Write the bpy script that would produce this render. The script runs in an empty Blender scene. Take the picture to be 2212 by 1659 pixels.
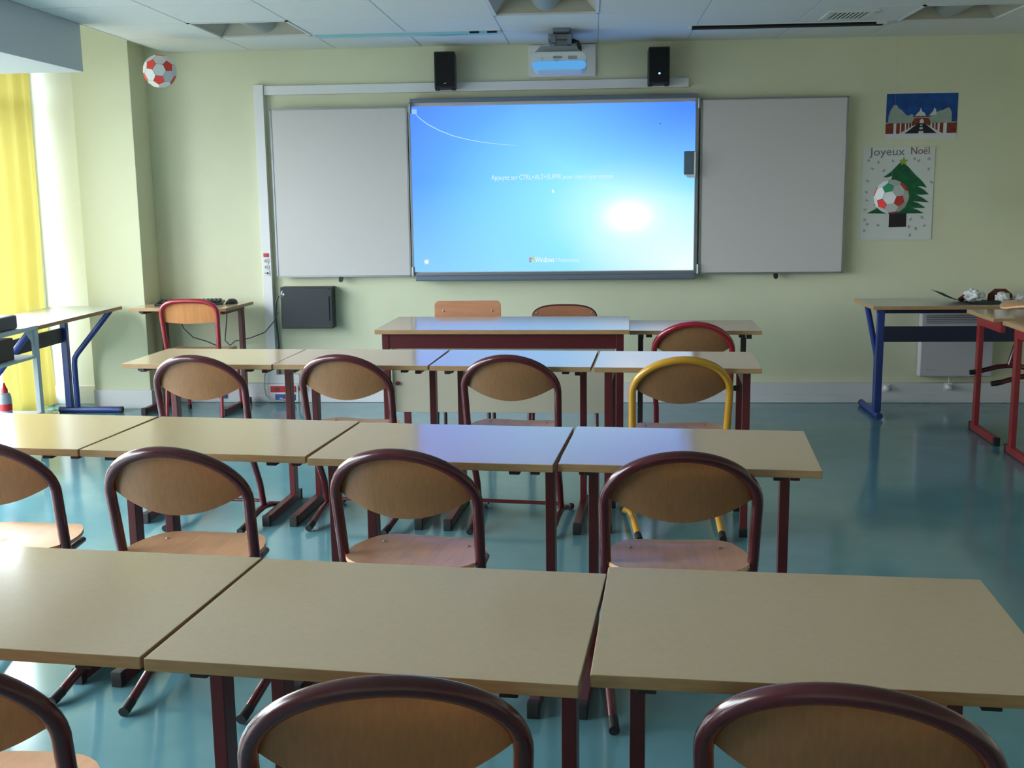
import bpy, bmesh, math, random
from mathutils import Vector, Matrix, noise
random.seed(7)
PI = math.pi
SC = bpy.context.scene
COL = SC.collection

# ------------------------------------------------------------------ camera, sky, exposure
CAM_H, CAM_F = 1.46058, 2389.38
PITCH, YAW, ROLL = 0.168728, 0.073308, -0.012579
WALL_Y, CEIL = 7.8116, 2.475


def camera():
    cy, sy, cp, sp, cr, sr = (math.cos(YAW), math.sin(YAW), math.cos(PITCH), math.sin(PITCH), math.cos(ROLL), math.sin(ROLL))
    right = Vector((cy, sy, 0)); fwd = Vector((-sy, cy, 0)); up = Vector((0, 0, 1))
    f2 = cp * fwd - sp * up; u2 = sp * fwd + cp * up
    r3 = cr * right + sr * u2; u3 = -sr * right + cr * u2
    cd = bpy.data.cameras.new('camera'); co = bpy.data.objects.new('camera', cd); COL.objects.link(co)
    cd.sensor_fit = 'HORIZONTAL'; cd.sensor_width = 36.0; cd.lens = CAM_F / 2212 * 36.0
    cd.clip_start = 0.05; cd.clip_end = 100
    m = Matrix((r3, u3, -f2)).transposed().to_4x4(); m.translation = Vector((0, 0, CAM_H))
    co.matrix_world = m
    SC.camera = co


camera()
W = bpy.data.worlds.new('sky'); SC.world = W; W.use_nodes = True
WB = W.node_tree.nodes['Background']
WN = W.node_tree.nodes; WL = W.node_tree.links         # bright overcast sky above, much darker ground below the horizon
_g = WN.new('ShaderNodeTexCoord'); _s = WN.new('ShaderNodeSeparateXYZ'); _r = WN.new('ShaderNodeValToRGB')
_m = WN.new('ShaderNodeMapRange'); _m.inputs[1].default_value = -1.0; _m.inputs[2].default_value = 1.0
WL.new(_g.outputs['Generated'], _s.inputs[0]); WL.new(_s.outputs[2], _m.inputs[0]); WL.new(_m.outputs[0], _r.inputs[0]); WL.new(_r.outputs[0], WB.inputs[0])
_r.color_ramp.elements[0].position = 0.49; _r.color_ramp.elements[0].color = (0.20, 0.21, 0.20, 1)
_r.color_ramp.elements[1].position = 0.52; _r.color_ramp.elements[1].color = (0.94, 0.98, 1.04, 1)
WB.inputs[1].default_value = 20.0
SC.view_settings.view_transform = 'Standard'; SC.view_settings.look = 'None'
SC.view_settings.exposure = 0.0; SC.view_settings.gamma = 1.0; SC.view_settings.use_curve_mapping = False
SC.cycles.use_denoising = True
SC.cycles.max_bounces = 10; SC.cycles.diffuse_bounces = 6; SC.cycles.transparent_max_bounces = 12
SC.cycles.caustics_reflective = False; SC.cycles.caustics_refractive = False
SC.cycles.sample_clamp_indirect = 6.0

# daylight comes in only through these openings in the left wall: (y0, y1)
LEFT_X = -3.92
WINDOWS = [(6.00, 7.66), (4.20, 5.86), (2.40, 4.06), (0.60, 2.26)]  # the last one is out of view, added to light the nearest desks
WIN_Z0, WIN_Z1 = 0.07, 2.50
for (a, b) in WINDOWS:      # sampling portals in the window openings (they give no light of their own)
    ld = bpy.data.lights.new('window_portal', 'AREA'); lo = bpy.data.objects.new('window_portal', ld); COL.objects.link(lo)
    ld.shape = 'RECTANGLE'; ld.size = b - a; ld.size_y = WIN_Z1 - WIN_Z0
    lo.location = (LEFT_X - 0.16, (a + b) / 2, (WIN_Z0 + WIN_Z1) / 2)
    lo.rotation_euler = (PI / 2, 0, -PI / 2)
    ld.cycles.is_portal = True


# ------------------------------------------------------------------ materials
def lin(c):
    return tuple(((v / 255) / 12.92 if v / 255 <= 0.04045 else ((v / 255 + 0.055) / 1.055) ** 2.4) for v in c) + (1.0,)


def mat(name, rgb, rough=0.5, metal=0.0, spec=0.5, var=0.0, scale=8.0, stretch=(1, 1, 1), bump=0.0, coat=0.0):
    m = bpy.data.materials.new(name); m.use_nodes = True
    nt = m.node_tree; b = nt.nodes['Principled BSDF']
    b.inputs['Base Color'].default_value = lin(rgb); b.inputs['Roughness'].default_value = rough
    b.inputs['Metallic'].default_value = metal; b.inputs['Specular IOR Level'].default_value = spec
    if coat:
        b.inputs['Coat Weight'].default_value = coat; b.inputs['Coat Roughness'].default_value = 0.08
    if var or bump:
        tc = nt.nodes.new('ShaderNodeTexCoord'); mp = nt.nodes.new('ShaderNodeMapping'); nz = nt.nodes.new('ShaderNodeTexNoise')
        mp.inputs['Scale'].default_value = stretch; nz.inputs['Scale'].default_value = scale; nz.inputs['Detail'].default_value = 5
        nt.links.new(tc.outputs['Object'], mp.inputs['Vector']); nt.links.new(mp.outputs[0], nz.inputs['Vector'])
        if var:
            cr = nt.nodes.new('ShaderNodeValToRGB')
            c = lin(rgb)
            cr.color_ramp.elements[0].position = 0.3; cr.color_ramp.elements[1].position = 0.7
            cr.color_ramp.elements[0].color = tuple(v * (1 - var) for v in c[:3]) + (1,)
            cr.color_ramp.elements[1].color = tuple(min(1, v * (1 + var)) for v in c[:3]) + (1,)
            nt.links.new(nz.outputs['Fac'], cr.inputs[0]); nt.links.new(cr.outputs[0], b.inputs['Base Color'])
        if bump:
            bp = nt.nodes.new('ShaderNodeBump'); bp.inputs['Strength'].default_value = bump; bp.inputs['Distance'].default_value = 0.004
            nt.links.new(nz.outputs['Fac'], bp.inputs['Height']); nt.links.new(bp.outputs[0], b.inputs['Normal'])
    return m


def emit(name, rgb, s=1.0):
    m = bpy.data.materials.new(name); m.use_nodes = True; nt = m.node_tree
    nt.nodes.remove(nt.nodes['Principled BSDF'])
    e = nt.nodes.new('ShaderNodeEmission'); e.inputs[0].default_value = lin(rgb); e.inputs[1].default_value = s
    nt.links.new(e.outputs[0], nt.nodes['Material Output'].inputs[0])
    return m


def curtain_mat():
    m = bpy.data.materials.new('yellow_curtain_cloth'); m.use_nodes = True; nt = m.node_tree
    nt.nodes.remove(nt.nodes['Principled BSDF'])
    d = nt.nodes.new('ShaderNodeBsdfDiffuse'); t = nt.nodes.new('ShaderNodeBsdfTranslucent'); x = nt.nodes.new('ShaderNodeMixShader')
    d.inputs[0].default_value = lin((206, 194, 112)); t.inputs[0].default_value = lin((204, 190, 108)); x.inputs[0].default_value = 0.2
    nt.links.new(d.outputs[0], x.inputs[1]); nt.links.new(t.outputs[0], x.inputs[2])
    nt.links.new(x.outputs[0], nt.nodes['Material Output'].inputs[0])
    return m


def glass_mat():
    m = bpy.data.materials.new('window_glass'); m.use_nodes = True; nt = m.node_tree
    nt.nodes.remove(nt.nodes['Principled BSDF'])
    t = nt.nodes.new('ShaderNodeBsdfTransparent'); g = nt.nodes.new('ShaderNodeBsdfGlossy'); x = nt.nodes.new('ShaderNodeMixShader')
    lw = nt.nodes.new('ShaderNodeLayerWeight'); lw.inputs[0].default_value = 0.5
    pw = nt.nodes.new('ShaderNodeMath'); pw.operation = 'POWER'; pw.inputs[1].default_value = 5; nt.links.new(lw.outputs['Facing'], pw.inputs[0])
    f = nt.nodes.new('ShaderNodeMath'); f.operation = 'MULTIPLY_ADD'; f.inputs[1].default_value = 0.6; f.inputs[2].default_value = 0.06; nt.links.new(pw.outputs[0], f.inputs[0])
    t.inputs[0].default_value = (0.93, 0.96, 0.95, 1); g.inputs['Roughness'].default_value = 0.02
    nt.links.new(f.outputs[0], x.inputs[0]); nt.links.new(t.outputs[0], x.inputs[1]); nt.links.new(g.outputs[0], x.inputs[2])
    nt.links.new(x.outputs[0], nt.nodes['Material Output'].inputs[0])
    return m


def ceiling_mat():
    m = mat('ceiling_tile', (222, 224, 224), 0.9, spec=0.2, var=0.03, scale=140)
    return m


def screen_mat(x0, x1, z0, z1):
    """the projected desktop picture: blue with a pale glow low on the right"""
    m = bpy.data.materials.new('projected_picture'); m.use_nodes = True; nt = m.node_tree; N = nt.nodes; L = nt.links
    N.remove(N['Principled BSDF'])
    tc = N.new('ShaderNodeTexCoord'); sp = N.new('ShaderNodeSeparateXYZ'); L.new(tc.outputs['Object'], sp.inputs[0])

    def mr(sock, a, b):
        n = N.new('ShaderNodeMapRange'); n.inputs[1].default_value = a; n.inputs[2].default_value = b; L.new(sock, n.inputs[0]); return n.outputs[0]

    def mth(op, a, b):
        n = N.new('ShaderNodeMath'); n.operation = op
        for i, v in enumerate((a, b)):
            if isinstance(v, (int, float)): n.inputs[i].default_value = v
            else: L.new(v, n.inputs[i])
        return n.outputs[0]
    u = mr(sp.outputs[0], x0, x1); v = mr(sp.outputs[2], z0, z1)

    def dist(cu, cv, su, sv):
        a = mth('MULTIPLY', mth('SUBTRACT', u, cu), su); b = mth('MULTIPLY', mth('SUBTRACT', v, cv), sv)
        return mth('SQRT', mth('ADD', mth('MULTIPLY', a, a), mth('MULTIPLY', b, b)), 0)
    d = dist(0.77, 0.33, 1.0, 0.86)
    ramp = N.new('ShaderNodeValToRGB'); L.new(d, ramp.inputs[0]); cr = ramp.color_ramp
    stops = [(0.0, (255, 255, 248)), (0.05, (246, 255, 246)), (0.14, (196, 249, 254)), (0.30, (152, 231, 255)),
             (0.52, (128, 206, 255)), (0.72, (104, 172, 255)), (0.92, (92, 146, 255))]
    cr.elements[0].position = 0; cr.elements[0].color = lin(stops[0][1]); cr.elements[1].position = stops[-1][0]; cr.elements[1].color = lin(stops[-1][1])
    for p, c in stops[1:-1]:
        e = cr.elements.new(p); e.color = lin(c)
    # the lower edge of the picture is paler, the right lower corner warm white
    ad = N.new('ShaderNodeMix'); ad.data_type = 'RGBA'; L.new(ramp.outputs[0], ad.inputs[6]); ad.inputs[7].default_value = lin((168, 232, 255))
    low = mth('MULTIPLY', mr(v, 0.55, 0.0), 0.55); L.new(mth('MULTIPLY', low, mr(d, 0.2, 0.5)), ad.inputs[0])
    wm = N.new('ShaderNodeMix'); wm.data_type = 'RGBA'; L.new(ad.outputs[2], wm.inputs[6]); wm.inputs[7].default_value = lin((255, 252, 224))
    d2 = dist(0.97, 0.03, 1.0, 0.9); L.new(mth('MULTIPLY', mr(d2, 0.42, 0.0), 0.85), wm.inputs[0])
    tr = N.new('ShaderNodeMix'); tr.data_type = 'RGBA'; L.new(wm.outputs[2], tr.inputs[6]); tr.inputs[7].default_value = lin((84, 142, 255))
    L.new(mth('MULTIPLY', mr(dist(1.0, 1.05, 1.0, 1.0), 0.62, 0.0), 1.15), tr.inputs[0])
    # the projector light is brighter than the picture range: the blue clips everywhere, all of it in the white glow
    gain = N.new('ShaderNodeValToRGB'); L.new(d, gain.inputs[0]); g0, g1 = gain.color_ramp.elements
    g0.position = 0.02; g0.color = (1.35, 1.45, 1.75, 1); g1.position = 0.10; g1.color = (1.0, 1.08, 1.6, 1)
    vm = N.new('ShaderNodeVectorMath'); vm.operation = 'MULTIPLY'; L.new(tr.outputs[2], vm.inputs[0]); L.new(gain.outputs[0], vm.inputs[1])
    e = N.new('ShaderNodeEmission'); L.new(vm.outputs[0], e.inputs[0]); e.inputs[1].default_value = 1.0
    L.new(e.outputs[0], N['Material Output'].inputs[0])
    return m


M = {}
M['wall'] = mat('green_wall_paint', (214, 214, 186), 0.62, spec=0.3, var=0.025, scale=3)
M['cream'] = mat('cream_bounce_wall', (244, 234, 212), 0.6, spec=0.3)  # unseen right and back walls, made pale to bounce more light
M['white_wall'] = mat('white_wall_paint', (228, 232, 230), 0.42, spec=0.4)
M['pillar'] = mat('pale_yellow_paint', (214, 215, 186), 0.6, spec=0.3)
M['ceil'] = ceiling_mat()
M['ceilbar'] = mat('ceiling_grid', (214, 216, 218), 0.6)
M['soffit'] = mat('soffit_paint', (196, 202, 206), 0.7, spec=0.2)
M['floor'] = mat('teal_linoleum', (92, 138, 148), 0.13, spec=0.75, var=0.07, scale=5)
M['plinth'] = mat('white_trunking', (216, 214, 218), 0.45)
M['pvc'] = mat('white_plastic', (226, 224, 228), 0.4)
M['alu'] = mat('brushed_metal', (150, 154, 160), 0.38, metal=0.8)
M['darkalu'] = mat('grey_metal_rail', (112, 122, 138), 0.45, metal=0.4)
M['board'] = mat('whiteboard_enamel', (206, 200, 200), 0.33, spec=0.5)
M['black'] = mat('black_plastic', (26, 27, 30), 0.45)
M['blackmetal'] = mat('black_metal', (30, 33, 40), 0.4, bump=0.02, scale=60)
M['dark'] = mat('dark_hollow', (22, 22, 24), 0.9)
M['rubber'] = mat('black_rubber', (24, 24, 26), 0.55)
M['lam'] = mat('beige_laminate', (208, 179, 145), 0.13, spec=1.0, var=0.02, scale=90)
M['edge'] = mat('wood_edge', (168, 132, 92), 0.45, var=0.12, scale=20, stretch=(1, 1, 8))
M['lam_grey'] = mat('grey_laminate', (196, 196, 190), 0.22, spec=0.5)
M['maroon'] = mat('maroon_tube', (78, 18, 28), 0.24, spec=0.5, coat=0.4)
M['redtube'] = mat('red_tube', (150, 22, 40), 0.2, spec=0.5, coat=0.6)
M['yellow'] = mat('yellow_tube', (205, 150, 40), 0.25, coat=0.5)
M['leg'] = mat('maroon_leg', (86, 26, 32), 0.35)
M['redleg'] = mat('red_leg', (140, 34, 42), 0.35)
M['legdark'] = mat('dark_leg', (58, 42, 46), 0.4)
M['blue'] = mat('blue_leg', (34, 54, 126), 0.35)
M['bluedark'] = mat('dark_blue_panel', (30, 34, 58), 0.5)
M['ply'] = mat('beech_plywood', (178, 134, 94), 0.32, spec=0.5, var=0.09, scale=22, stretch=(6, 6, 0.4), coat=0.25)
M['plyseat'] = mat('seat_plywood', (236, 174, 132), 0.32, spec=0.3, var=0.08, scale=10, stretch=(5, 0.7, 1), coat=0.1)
M['plyback'] = mat('pinkish_plywood', (200, 140, 106), 0.35, var=0.08, scale=10, stretch=(0.6, 5, 5))
M['ply_o'] = mat('orange_plywood', (240, 172, 108), 0.35, var=0.08, scale=10, stretch=(5, 5, 0.6), coat=0.2)
M['chrome'] = mat('rivet_metal', (210, 212, 214), 0.2, metal=0.9)
M['curtain'] = curtain_mat()
M['glass'] = glass_mat()
M['paper'] = mat('white_paper', (216, 216, 216), 0.7)
M['papergrey'] = mat('grey_paper', (176, 176, 180), 0.7)
M['paperred'] = mat('red_card', (226, 64, 52), 0.55)
M['papergreen'] = mat('green_card', (46, 140, 98), 0.6)
M['red'] = mat('red_plastic', (196, 34, 44), 0.35)
M['bluesock'] = mat('blue_plastic', (52, 82, 150), 0.4)
M['cable'] = mat('grey_cable', (70, 70, 74), 0.5)
M['greymetal'] = mat('grey_painted_metal', (184, 192, 194), 0.4)
M['devgrey'] = mat('dark_grey_plastic', (74, 74, 80), 0.5)
M['beige'] = mat('beige_panel', (196, 186, 166), 0.5)
M['led'] = emit('blue_lamp', (120, 190, 255), 3.0)
M['lens'] = emit('projector_front_glow', (92, 166, 228), 1.0)  # blue light on the projector's lower front, put in as emission
M['projgrey'] = mat('projector_grey', (140, 146, 152), 0.5)
M['projwhite'] = mat('projector_white', (214, 214, 214), 0.4)
M['ink'] = mat('grey_ink', (72, 72, 76), 0.7)
M['heater'] = mat('heater_enamel', (206, 200, 208), 0.4)
M['mug'] = mat('blue_grey_glaze', (126, 144, 160), 0.3)
M['steelblue'] = mat('teal_card', (70, 92, 96), 0.6)
M['brown'] = mat('brown_card', (96, 48, 34), 0.7)
M['fluor'] = mat('milky_diffuser', (214, 218, 216), 0.35)
M['recess'] = mat('white_reflector', (170, 164, 150), 0.5)
M['cyan'] = mat('slot_blue_reflection', (150, 204, 216), 0.3)  # blue reflection on the left ceiling slot, put into its colour
M['offwhite'] = mat('grille_white', (216, 218, 214), 0.5)


# ------------------------------------------------------------------ mesh helpers
class MB:
    def __init__(self): self.bm = bmesh.new()

    def _add(self, t, mi, xf=None):
        if xf is not None: bmesh.ops.transform(t, matrix=xf, verts=t.verts)
        off = {}
        for v in t.verts: off[v] = self.bm.verts.new(v.co)
        for f in t.faces:
            try: nf = self.bm.faces.new([off[v] for v in f.verts])
            except ValueError: continue
            nf.material_index = mi if mi is not None else f.material_index
            nf.smooth = True
        t.free()
        return self

    def box(self, c, s, rot=None, mi=0, bev=0.0, seg=2):
        t = bmesh.new(); bmesh.ops.create_cube(t, size=1.0); bmesh.ops.scale(t, vec=s, verts=t.verts)
        if bev: bmesh.ops.bevel(t, geom=t.edges[:], offset=min(bev, min(s) * 0.45), segments=seg, profile=0.5, affect='EDGES')
        x = Matrix.Translation(Vector(c))
        if rot is not None: x = x @ (rot if isinstance(rot, Matrix) else Matrix.Rotation(rot, 4, 'Z'))
        return self._add(t, mi, x)

    def span(self, a, b, mi=0, bev=0.0):
        return self.box([(a[i] + b[i]) / 2 for i in range(3)], [abs(b[i] - a[i]) for i in range(3)], None, mi, bev)

    def tube(self, pts, r, seg=12, mi=0, flat=1.0):
        pts = [Vector(p) for p in pts]; t = bmesh.new(); rings = []
        n0 = None
        for i, p in enumerate(pts):
            a = pts[max(0, i - 1)]; b = pts[min(len(pts) - 1, i + 1)]; d = (b - a).normalized()
            if n0 is None:
                n0 = d.orthogonal().normalized()
            n0 = (n0 - d * n0.dot(d))
            if n0.length < 1e-6: n0 = d.orthogonal()
            n0.normalize(); bi = d.cross(n0)
            rr = r[i] if isinstance(r, (list, tuple)) else r
            rings.append([t.verts.new(p + (n0 * math.cos(2 * PI * k / seg) + bi * math.sin(2 * PI * k / seg) * flat) * rr) for k in range(seg)])
        for A, B in zip(rings, rings[1:]):
            for k in range(seg): t.faces.new((A[k], A[(k + 1) % seg], B[(k + 1) % seg], B[k]))
        t.faces.new(rings[0][::-1]); t.faces.new(rings[-1])
        return self._add(t, mi)

    def bar(self, a, b, w, h, mi=0, bev=0.0, up=(0, 0, 1)):
        """rectangular bar from a to b; w across, h along 'up'"""
        a = Vector(a); b = Vector(b); d = (b - a); L = d.length; d.normalize(); u = Vector(up)
        s = d.cross(u)
        if s.length < 1e-4: s = d.cross(Vector((0, 1, 0)))
        s.normalize(); u = s.cross(d)
        m = Matrix((s, d, u)).transposed().to_4x4(); m.translation = (a + b) / 2
        t = bmesh.new(); bmesh.ops.create_cube(t, size=1.0); bmesh.ops.scale(t, vec=(w, L, h), verts=t.verts)
        if bev: bmesh.ops.bevel(t, geom=t.edges[:], offset=bev, segments=2, profile=0.5, affect='EDGES')
        return self._add(t, mi, m)

    def cyl(self, a, b, r, r2=None, seg=20, mi=0):
        return self.tube([a, b], [r, r if r2 is None else r2], seg, mi)

    def lathe(self, prof, c=(0, 0, 0), seg=24, mi=0):
        t = bmesh.new(); rings = []
        for (r, z) in prof: rings.append([t.verts.new((max(r, 1e-4) * math.cos(2 * PI * k / seg), max(r, 1e-4) * math.sin(2 * PI * k / seg), z)) for k in range(seg)])
        for A, B in zip(rings, rings[1:]):
            for k in range(seg): t.faces.new((A[k], A[(k + 1) % seg], B[(k + 1) % seg], B[k]))
        t.faces.new(rings[0][::-1]); t.faces.new(rings[-1])
        return self._add(t, mi, Matrix.Translation(Vector(c)))

    def prism(self, out, thick, xf=None, mi=0, bev=0.0):
        """outline in local XY, extruded +Z by thick"""
        t = bmesh.new(); vs = [t.verts.new((p[0], p[1], 0)) for p in out]; f = t.faces.new(vs)
        r = bmesh.ops.extrude_face_region(t, geom=[f]); ev = [g for g in r['geom'] if isinstance(g, bmesh.types.BMVert)]
        bmesh.ops.translate(t, vec=(0, 0, thick), verts=ev)
        bmesh.ops.recalc_face_normals(t, faces=t.faces)
        if bev:
            es = [e for e in t.edges if abs(e.verts[0].co.z - e.verts[1].co.z) < 1e-6]
            bmesh.ops.bevel(t, geom=es, offset=bev, segments=2, profile=0.5, affect='EDGES')
        return self._add(t, mi, xf)

    def grid(self, fn, nu, nv, thick=0.0, mi=0):
        t = bmesh.new()
        g = [[t.verts.new(fn(i / nu, j / nv)) for j in range(nv + 1)] for i in range(nu + 1)]
        for i in range(nu):
            for j in range(nv): t.faces.new((g[i][j], g[i + 1][j], g[i + 1][j + 1], g[i][j + 1]))
        if thick: bmesh.ops.solidify(t, geom=t.faces[:], thickness=thick)
        return self._add(t, mi)

    def build(self, name, mats, parent=None, loc=(0, 0, 0), angle=35):
        me = bpy.data.meshes.new(name)
        bmesh.ops.recalc_face_normals(self.bm, faces=self.bm.faces)
        self.bm.to_mesh(me); self.bm.free()
        for m in (mats if isinstance(mats, (list, tuple)) else [mats]): me.materials.append(m)
        me.set_sharp_from_angle(angle=math.radians(angle))
        o = bpy.data.objects.new(name, me); COL.objects.link(o); o.location = loc
        wn = o.modifiers.new('even_shading', 'WEIGHTED_NORMAL'); wn.keep_sharp = True; wn.weight = 90
        if parent is not None: o.parent = parent
        return o


def tag(o, label, cat, group=None):
    o['label'] = label; o['category'] = cat
    if group: o['group'] = group
    return o


def thing(name, label, cat, loc=(0, 0, 0), rz=0.0, group=None):
    o = bpy.data.objects.new(name, None); COL.objects.link(o); o.location = loc; o.rotation_euler = (0, 0, rz)
    o.empty_display_size = 0.05
    return tag(o, label, cat, group)


def struct(o): o['kind'] = 'structure'; return o


CHILDREN = {}


def kids(o): return [c for c in bpy.data.objects if c.parent == o]


def dup(root, loc, rz=0.0, label=None, swap=None):
    ch1 = kids(root)
    r = root.copy(); COL.objects.link(r); r.location = loc; r.rotation_euler = (0, 0, rz)
    if label: r['label'] = label
    for ch in ch1:
        c = ch.copy(); COL.objects.link(c); c.parent = r
        for g in kids(ch):
            d = g.copy(); COL.objects.link(d); d.parent = c
    return r


def text_mesh(name, body, size, material, parent, loc, width=None, depth=0.0006, rot=(PI / 2, 0, 0), align='LEFT'):
    cu = bpy.data.curves.new(name, 'FONT'); cu.body = body; cu.size = size; cu.extrude = depth; cu.align_x = align; cu.resolution_u = 3
    to = bpy.data.objects.new(name + '_outline', cu); COL.objects.link(to)
    dg = bpy.context.evaluated_depsgraph_get(); dg.update()
    me = bpy.data.meshes.new_from_object(to.evaluated_get(dg))
    bpy.data.objects.remove(to)
    me.name = name; me.materials.clear(); me.materials.append(material)
    if width:
        xs = [v.co.x for v in me.vertices]; k = width / (max(xs) - min(xs))
        for v in me.vertices: v.co.x *= k
    o = bpy.data.objects.new(name, me); COL.objects.link(o); o.location = loc; o.rotation_euler = rot
    if parent is not None: o.parent = parent
    return o


def at(x, z, y):
    """a spot measured on the front wall, carried along its line of sight to distance y"""
    k = y / WALL_Y
    return (x * k, y, (z - CAM_H) * k + CAM_H)


XZ = Matrix.Rotation(PI / 2, 4, 'X')          # local XY -> world XZ, local Z -> -Y


def wallxf(y): return Matrix.Translation((0, y, 0)) @ XZ


# ------------------------------------------------------------------ the room
RX, BY, SLAB = 4.0, -1.8, 2.78
b = MB(); b.span((LEFT_X - 0.3, BY - 0.1, -0.1), (RX + 0.1, WALL_Y + 0.1, 0.0)); struct(b.build('floor', M['floor']))
b = MB(); b.span((LEFT_X - 0.3, WALL_Y, 0), (RX, WALL_Y + 0.1, SLAB)); struct(b.build('wall_front', M['wall']))
b = MB(); b.span((RX, BY, 0), (RX + 0.1, WALL_Y + 0.1, SLAB)); struct(b.build('wall_right', M['cream']))
b = MB(); b.span((LEFT_X - 0.3, BY - 0.1, 0), (RX + 0.1, BY, SLAB)); struct(b.build('wall_back', M['cream']))
b = MB()
ys = [BY] + [v for w in sorted(WINDOWS) for v in w] + [WALL_Y]
for k in range(0, len(ys), 2): b.span((LEFT_X - 0.3, ys[k], 0), (LEFT_X, ys[k + 1], SLAB))
b.span((LEFT_X - 0.3, BY, 0), (LEFT_X, WALL_Y, WIN_Z0)); b.span((LEFT_X - 0.3, BY, WIN_Z1), (LEFT_X, WALL_Y, SLAB))
struct(b.build('wall_left', M['white_wall']))
# lowered ceiling of square tiles with recessed openings for the lamps; its left border stands clear of the window wall
GX = [-2.98, -2.36] + [-1.76 + 0.6 * k for k in range(10)]
GY = [7.76 - 0.6 * k for k in range(1, 17)]
LAMPS = [(-2.36, 6.56), (-0.56, 5.96), (1.84, 6.56)]      # left and near corner of each recessed lamp
xe = [GX[0]] + GX[1:]; ye = sorted([BY] + [y for y in GY if y > BY] + [WALL_Y])


def inlamp(x, y): return any(a < x < a + 0.6 and c < y < c + 0.6 for (a, c) in LAMPS)


b = MB(); g = 0.0035
for i in range(len(xe) - 1):
    for j in range(len(ye) - 1):
        if xe[i] >= RX: continue
        x1 = min(xe[i + 1], RX)
        if inlamp((xe[i] + x1) / 2, (ye[j] + ye[j + 1]) / 2): continue
        b.span((xe[i] + g, ye[j] + g, CEIL), (x1 - g, ye[j + 1] - g, CEIL + 0.02), bev=0.002)
b.span((GX[0], BY, CEIL), (GX[0] + 0.012, WALL_Y, CEIL + 0.03))
struct(b.build('ceiling', M['ceil']))
b = MB()
for x in GX[1:]:
    if x < RX: b.span((x - 0.012, BY, CEIL + 0.006), (x + 0.012, WALL_Y, CEIL + 0.03)) if not any(abs(x - a) < .01 or abs(x - a - .6) < .01 for a, c in LAMPS) else \
        [b.span((x - 0.012, p, CEIL + 0.006), (x + 0.012, q, CEIL + 0.03)) for p, q in ((BY, WALL_Y),)]
for y in GY:
    if y > BY: b.span((GX[0], y - 0.012, CEIL + 0.006), (RX, y + 0.012, CEIL + 0.03))
# cut nothing: the lamp housings hang below these rails' line only inside their own tile
struct(b.build('trim_1', M['ceilbar']))
b = MB(); b.span((LEFT_X - 0.3, BY - 0.1, SLAB), (RX + 0.1, WALL_Y + 0.1, SLAB + 0.1)); struct(b.build('ceiling_slab', M['white_wall']))
b = MB(); b.span((LEFT_X, BY, 2.207), (GX[0], 6.52, SLAB), bev=0.004); struct(b.build('soffit', M['soffit']))
PX0, PX1, PY = -3.53, -3.12, 7.52
b = MB(); b.span((PX0, PY, 0), (PX1, WALL_Y, SLAB), bev=0.006); struct(b.build('pillar', M['pillar']))
b = MB(); b.span((LEFT_X, 7.70, 0), (PX0, WALL_Y, SLAB)); struct(b.build('wall_return', M['white_wall']))
b = MB(); b.span((PX1, WALL_Y - 0.055, 0), (RX, WALL_Y, 0.14), bev=0.006); b.span((PX1, WALL_Y - 0.058, 0.066), (RX, WALL_Y - 0.05, 0.069)); struct(b.build('baseboard_front', M['plinth']))
b = MB(); b.span((PX0 - 0.004, PY - 0.014, 0), (PX1 + 0.012, PY, 0.135), bev=0.004); b.span((PX1, PY, 0), (PX1 + 0.012, WALL_Y - 0.055, 0.135)); struct(b.build('baseboard_pillar', M['plinth']))
b = MB(); b.span((LEFT_X, 7.686, 0), (PX0 - 0.004, 7.70, 0.135), bev=0.004); struct(b.build('baseboard_return', M['plinth']))

# windows, full height, white frames with a transom near the top
for n, (a, c) in enumerate(WINDOWS, 1):
    x0, x1 = LEFT_X - 0.17, LEFT_X - 0.10
    b = MB(); t = 0.05
    b.span((x0, a, WIN_Z0), (x1, a + t, WIN_Z1)); b.span((x0, c - t, WIN_Z0), (x1, c, WIN_Z1))
    b.span((x0, a, WIN_Z0), (x1, c, WIN_Z0 + t)); b.span((x0, a, WIN_Z1 - t), (x1, c, WIN_Z1))
    b.span((x0, a, 2.11), (x1, c, 2.18)); b.span((x0, (a + c) / 2 - t / 2, WIN_Z0), (x1, (a + c) / 2 + t / 2, WIN_Z1))
    w = struct(b.build('window_%d' % n, M['pvc']))
    p = MB(); p.span((LEFT_X - 0.14, a + t, WIN_Z0 + t), (LEFT_X - 0.134, c - t, WIN_Z1 - t)); p.build('pane', M['glass'], w)


def cloth(u, v, y0, y1, z0, z1, x):
    y = y0 + (y1 - y0) * u; z = z0 + (z1 - z0) * v
    k = 0.55 + 0.45 * (1 - v)
    xx = x + 0.030 * k * math.sin(y * 27 + 0.6 * math.sin(3 * v)) + 0.012 * math.sin(y * 61)
    pinch = 0.035 * math.exp(-((v - 0.30) / 0.15) ** 2) * u       # gathered in a little at table height
    return (xx, y - pinch, z)


b = MB(); b.grid(lambda u, v: cloth(u, v, 6.93, 7.60, 0.03, 2.46, -3.855), 90, 26)
tag(b.build('curtain', M['curtain'], angle=80), 'yellow curtain hanging over the tall window at the left edge', 'curtain')

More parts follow.
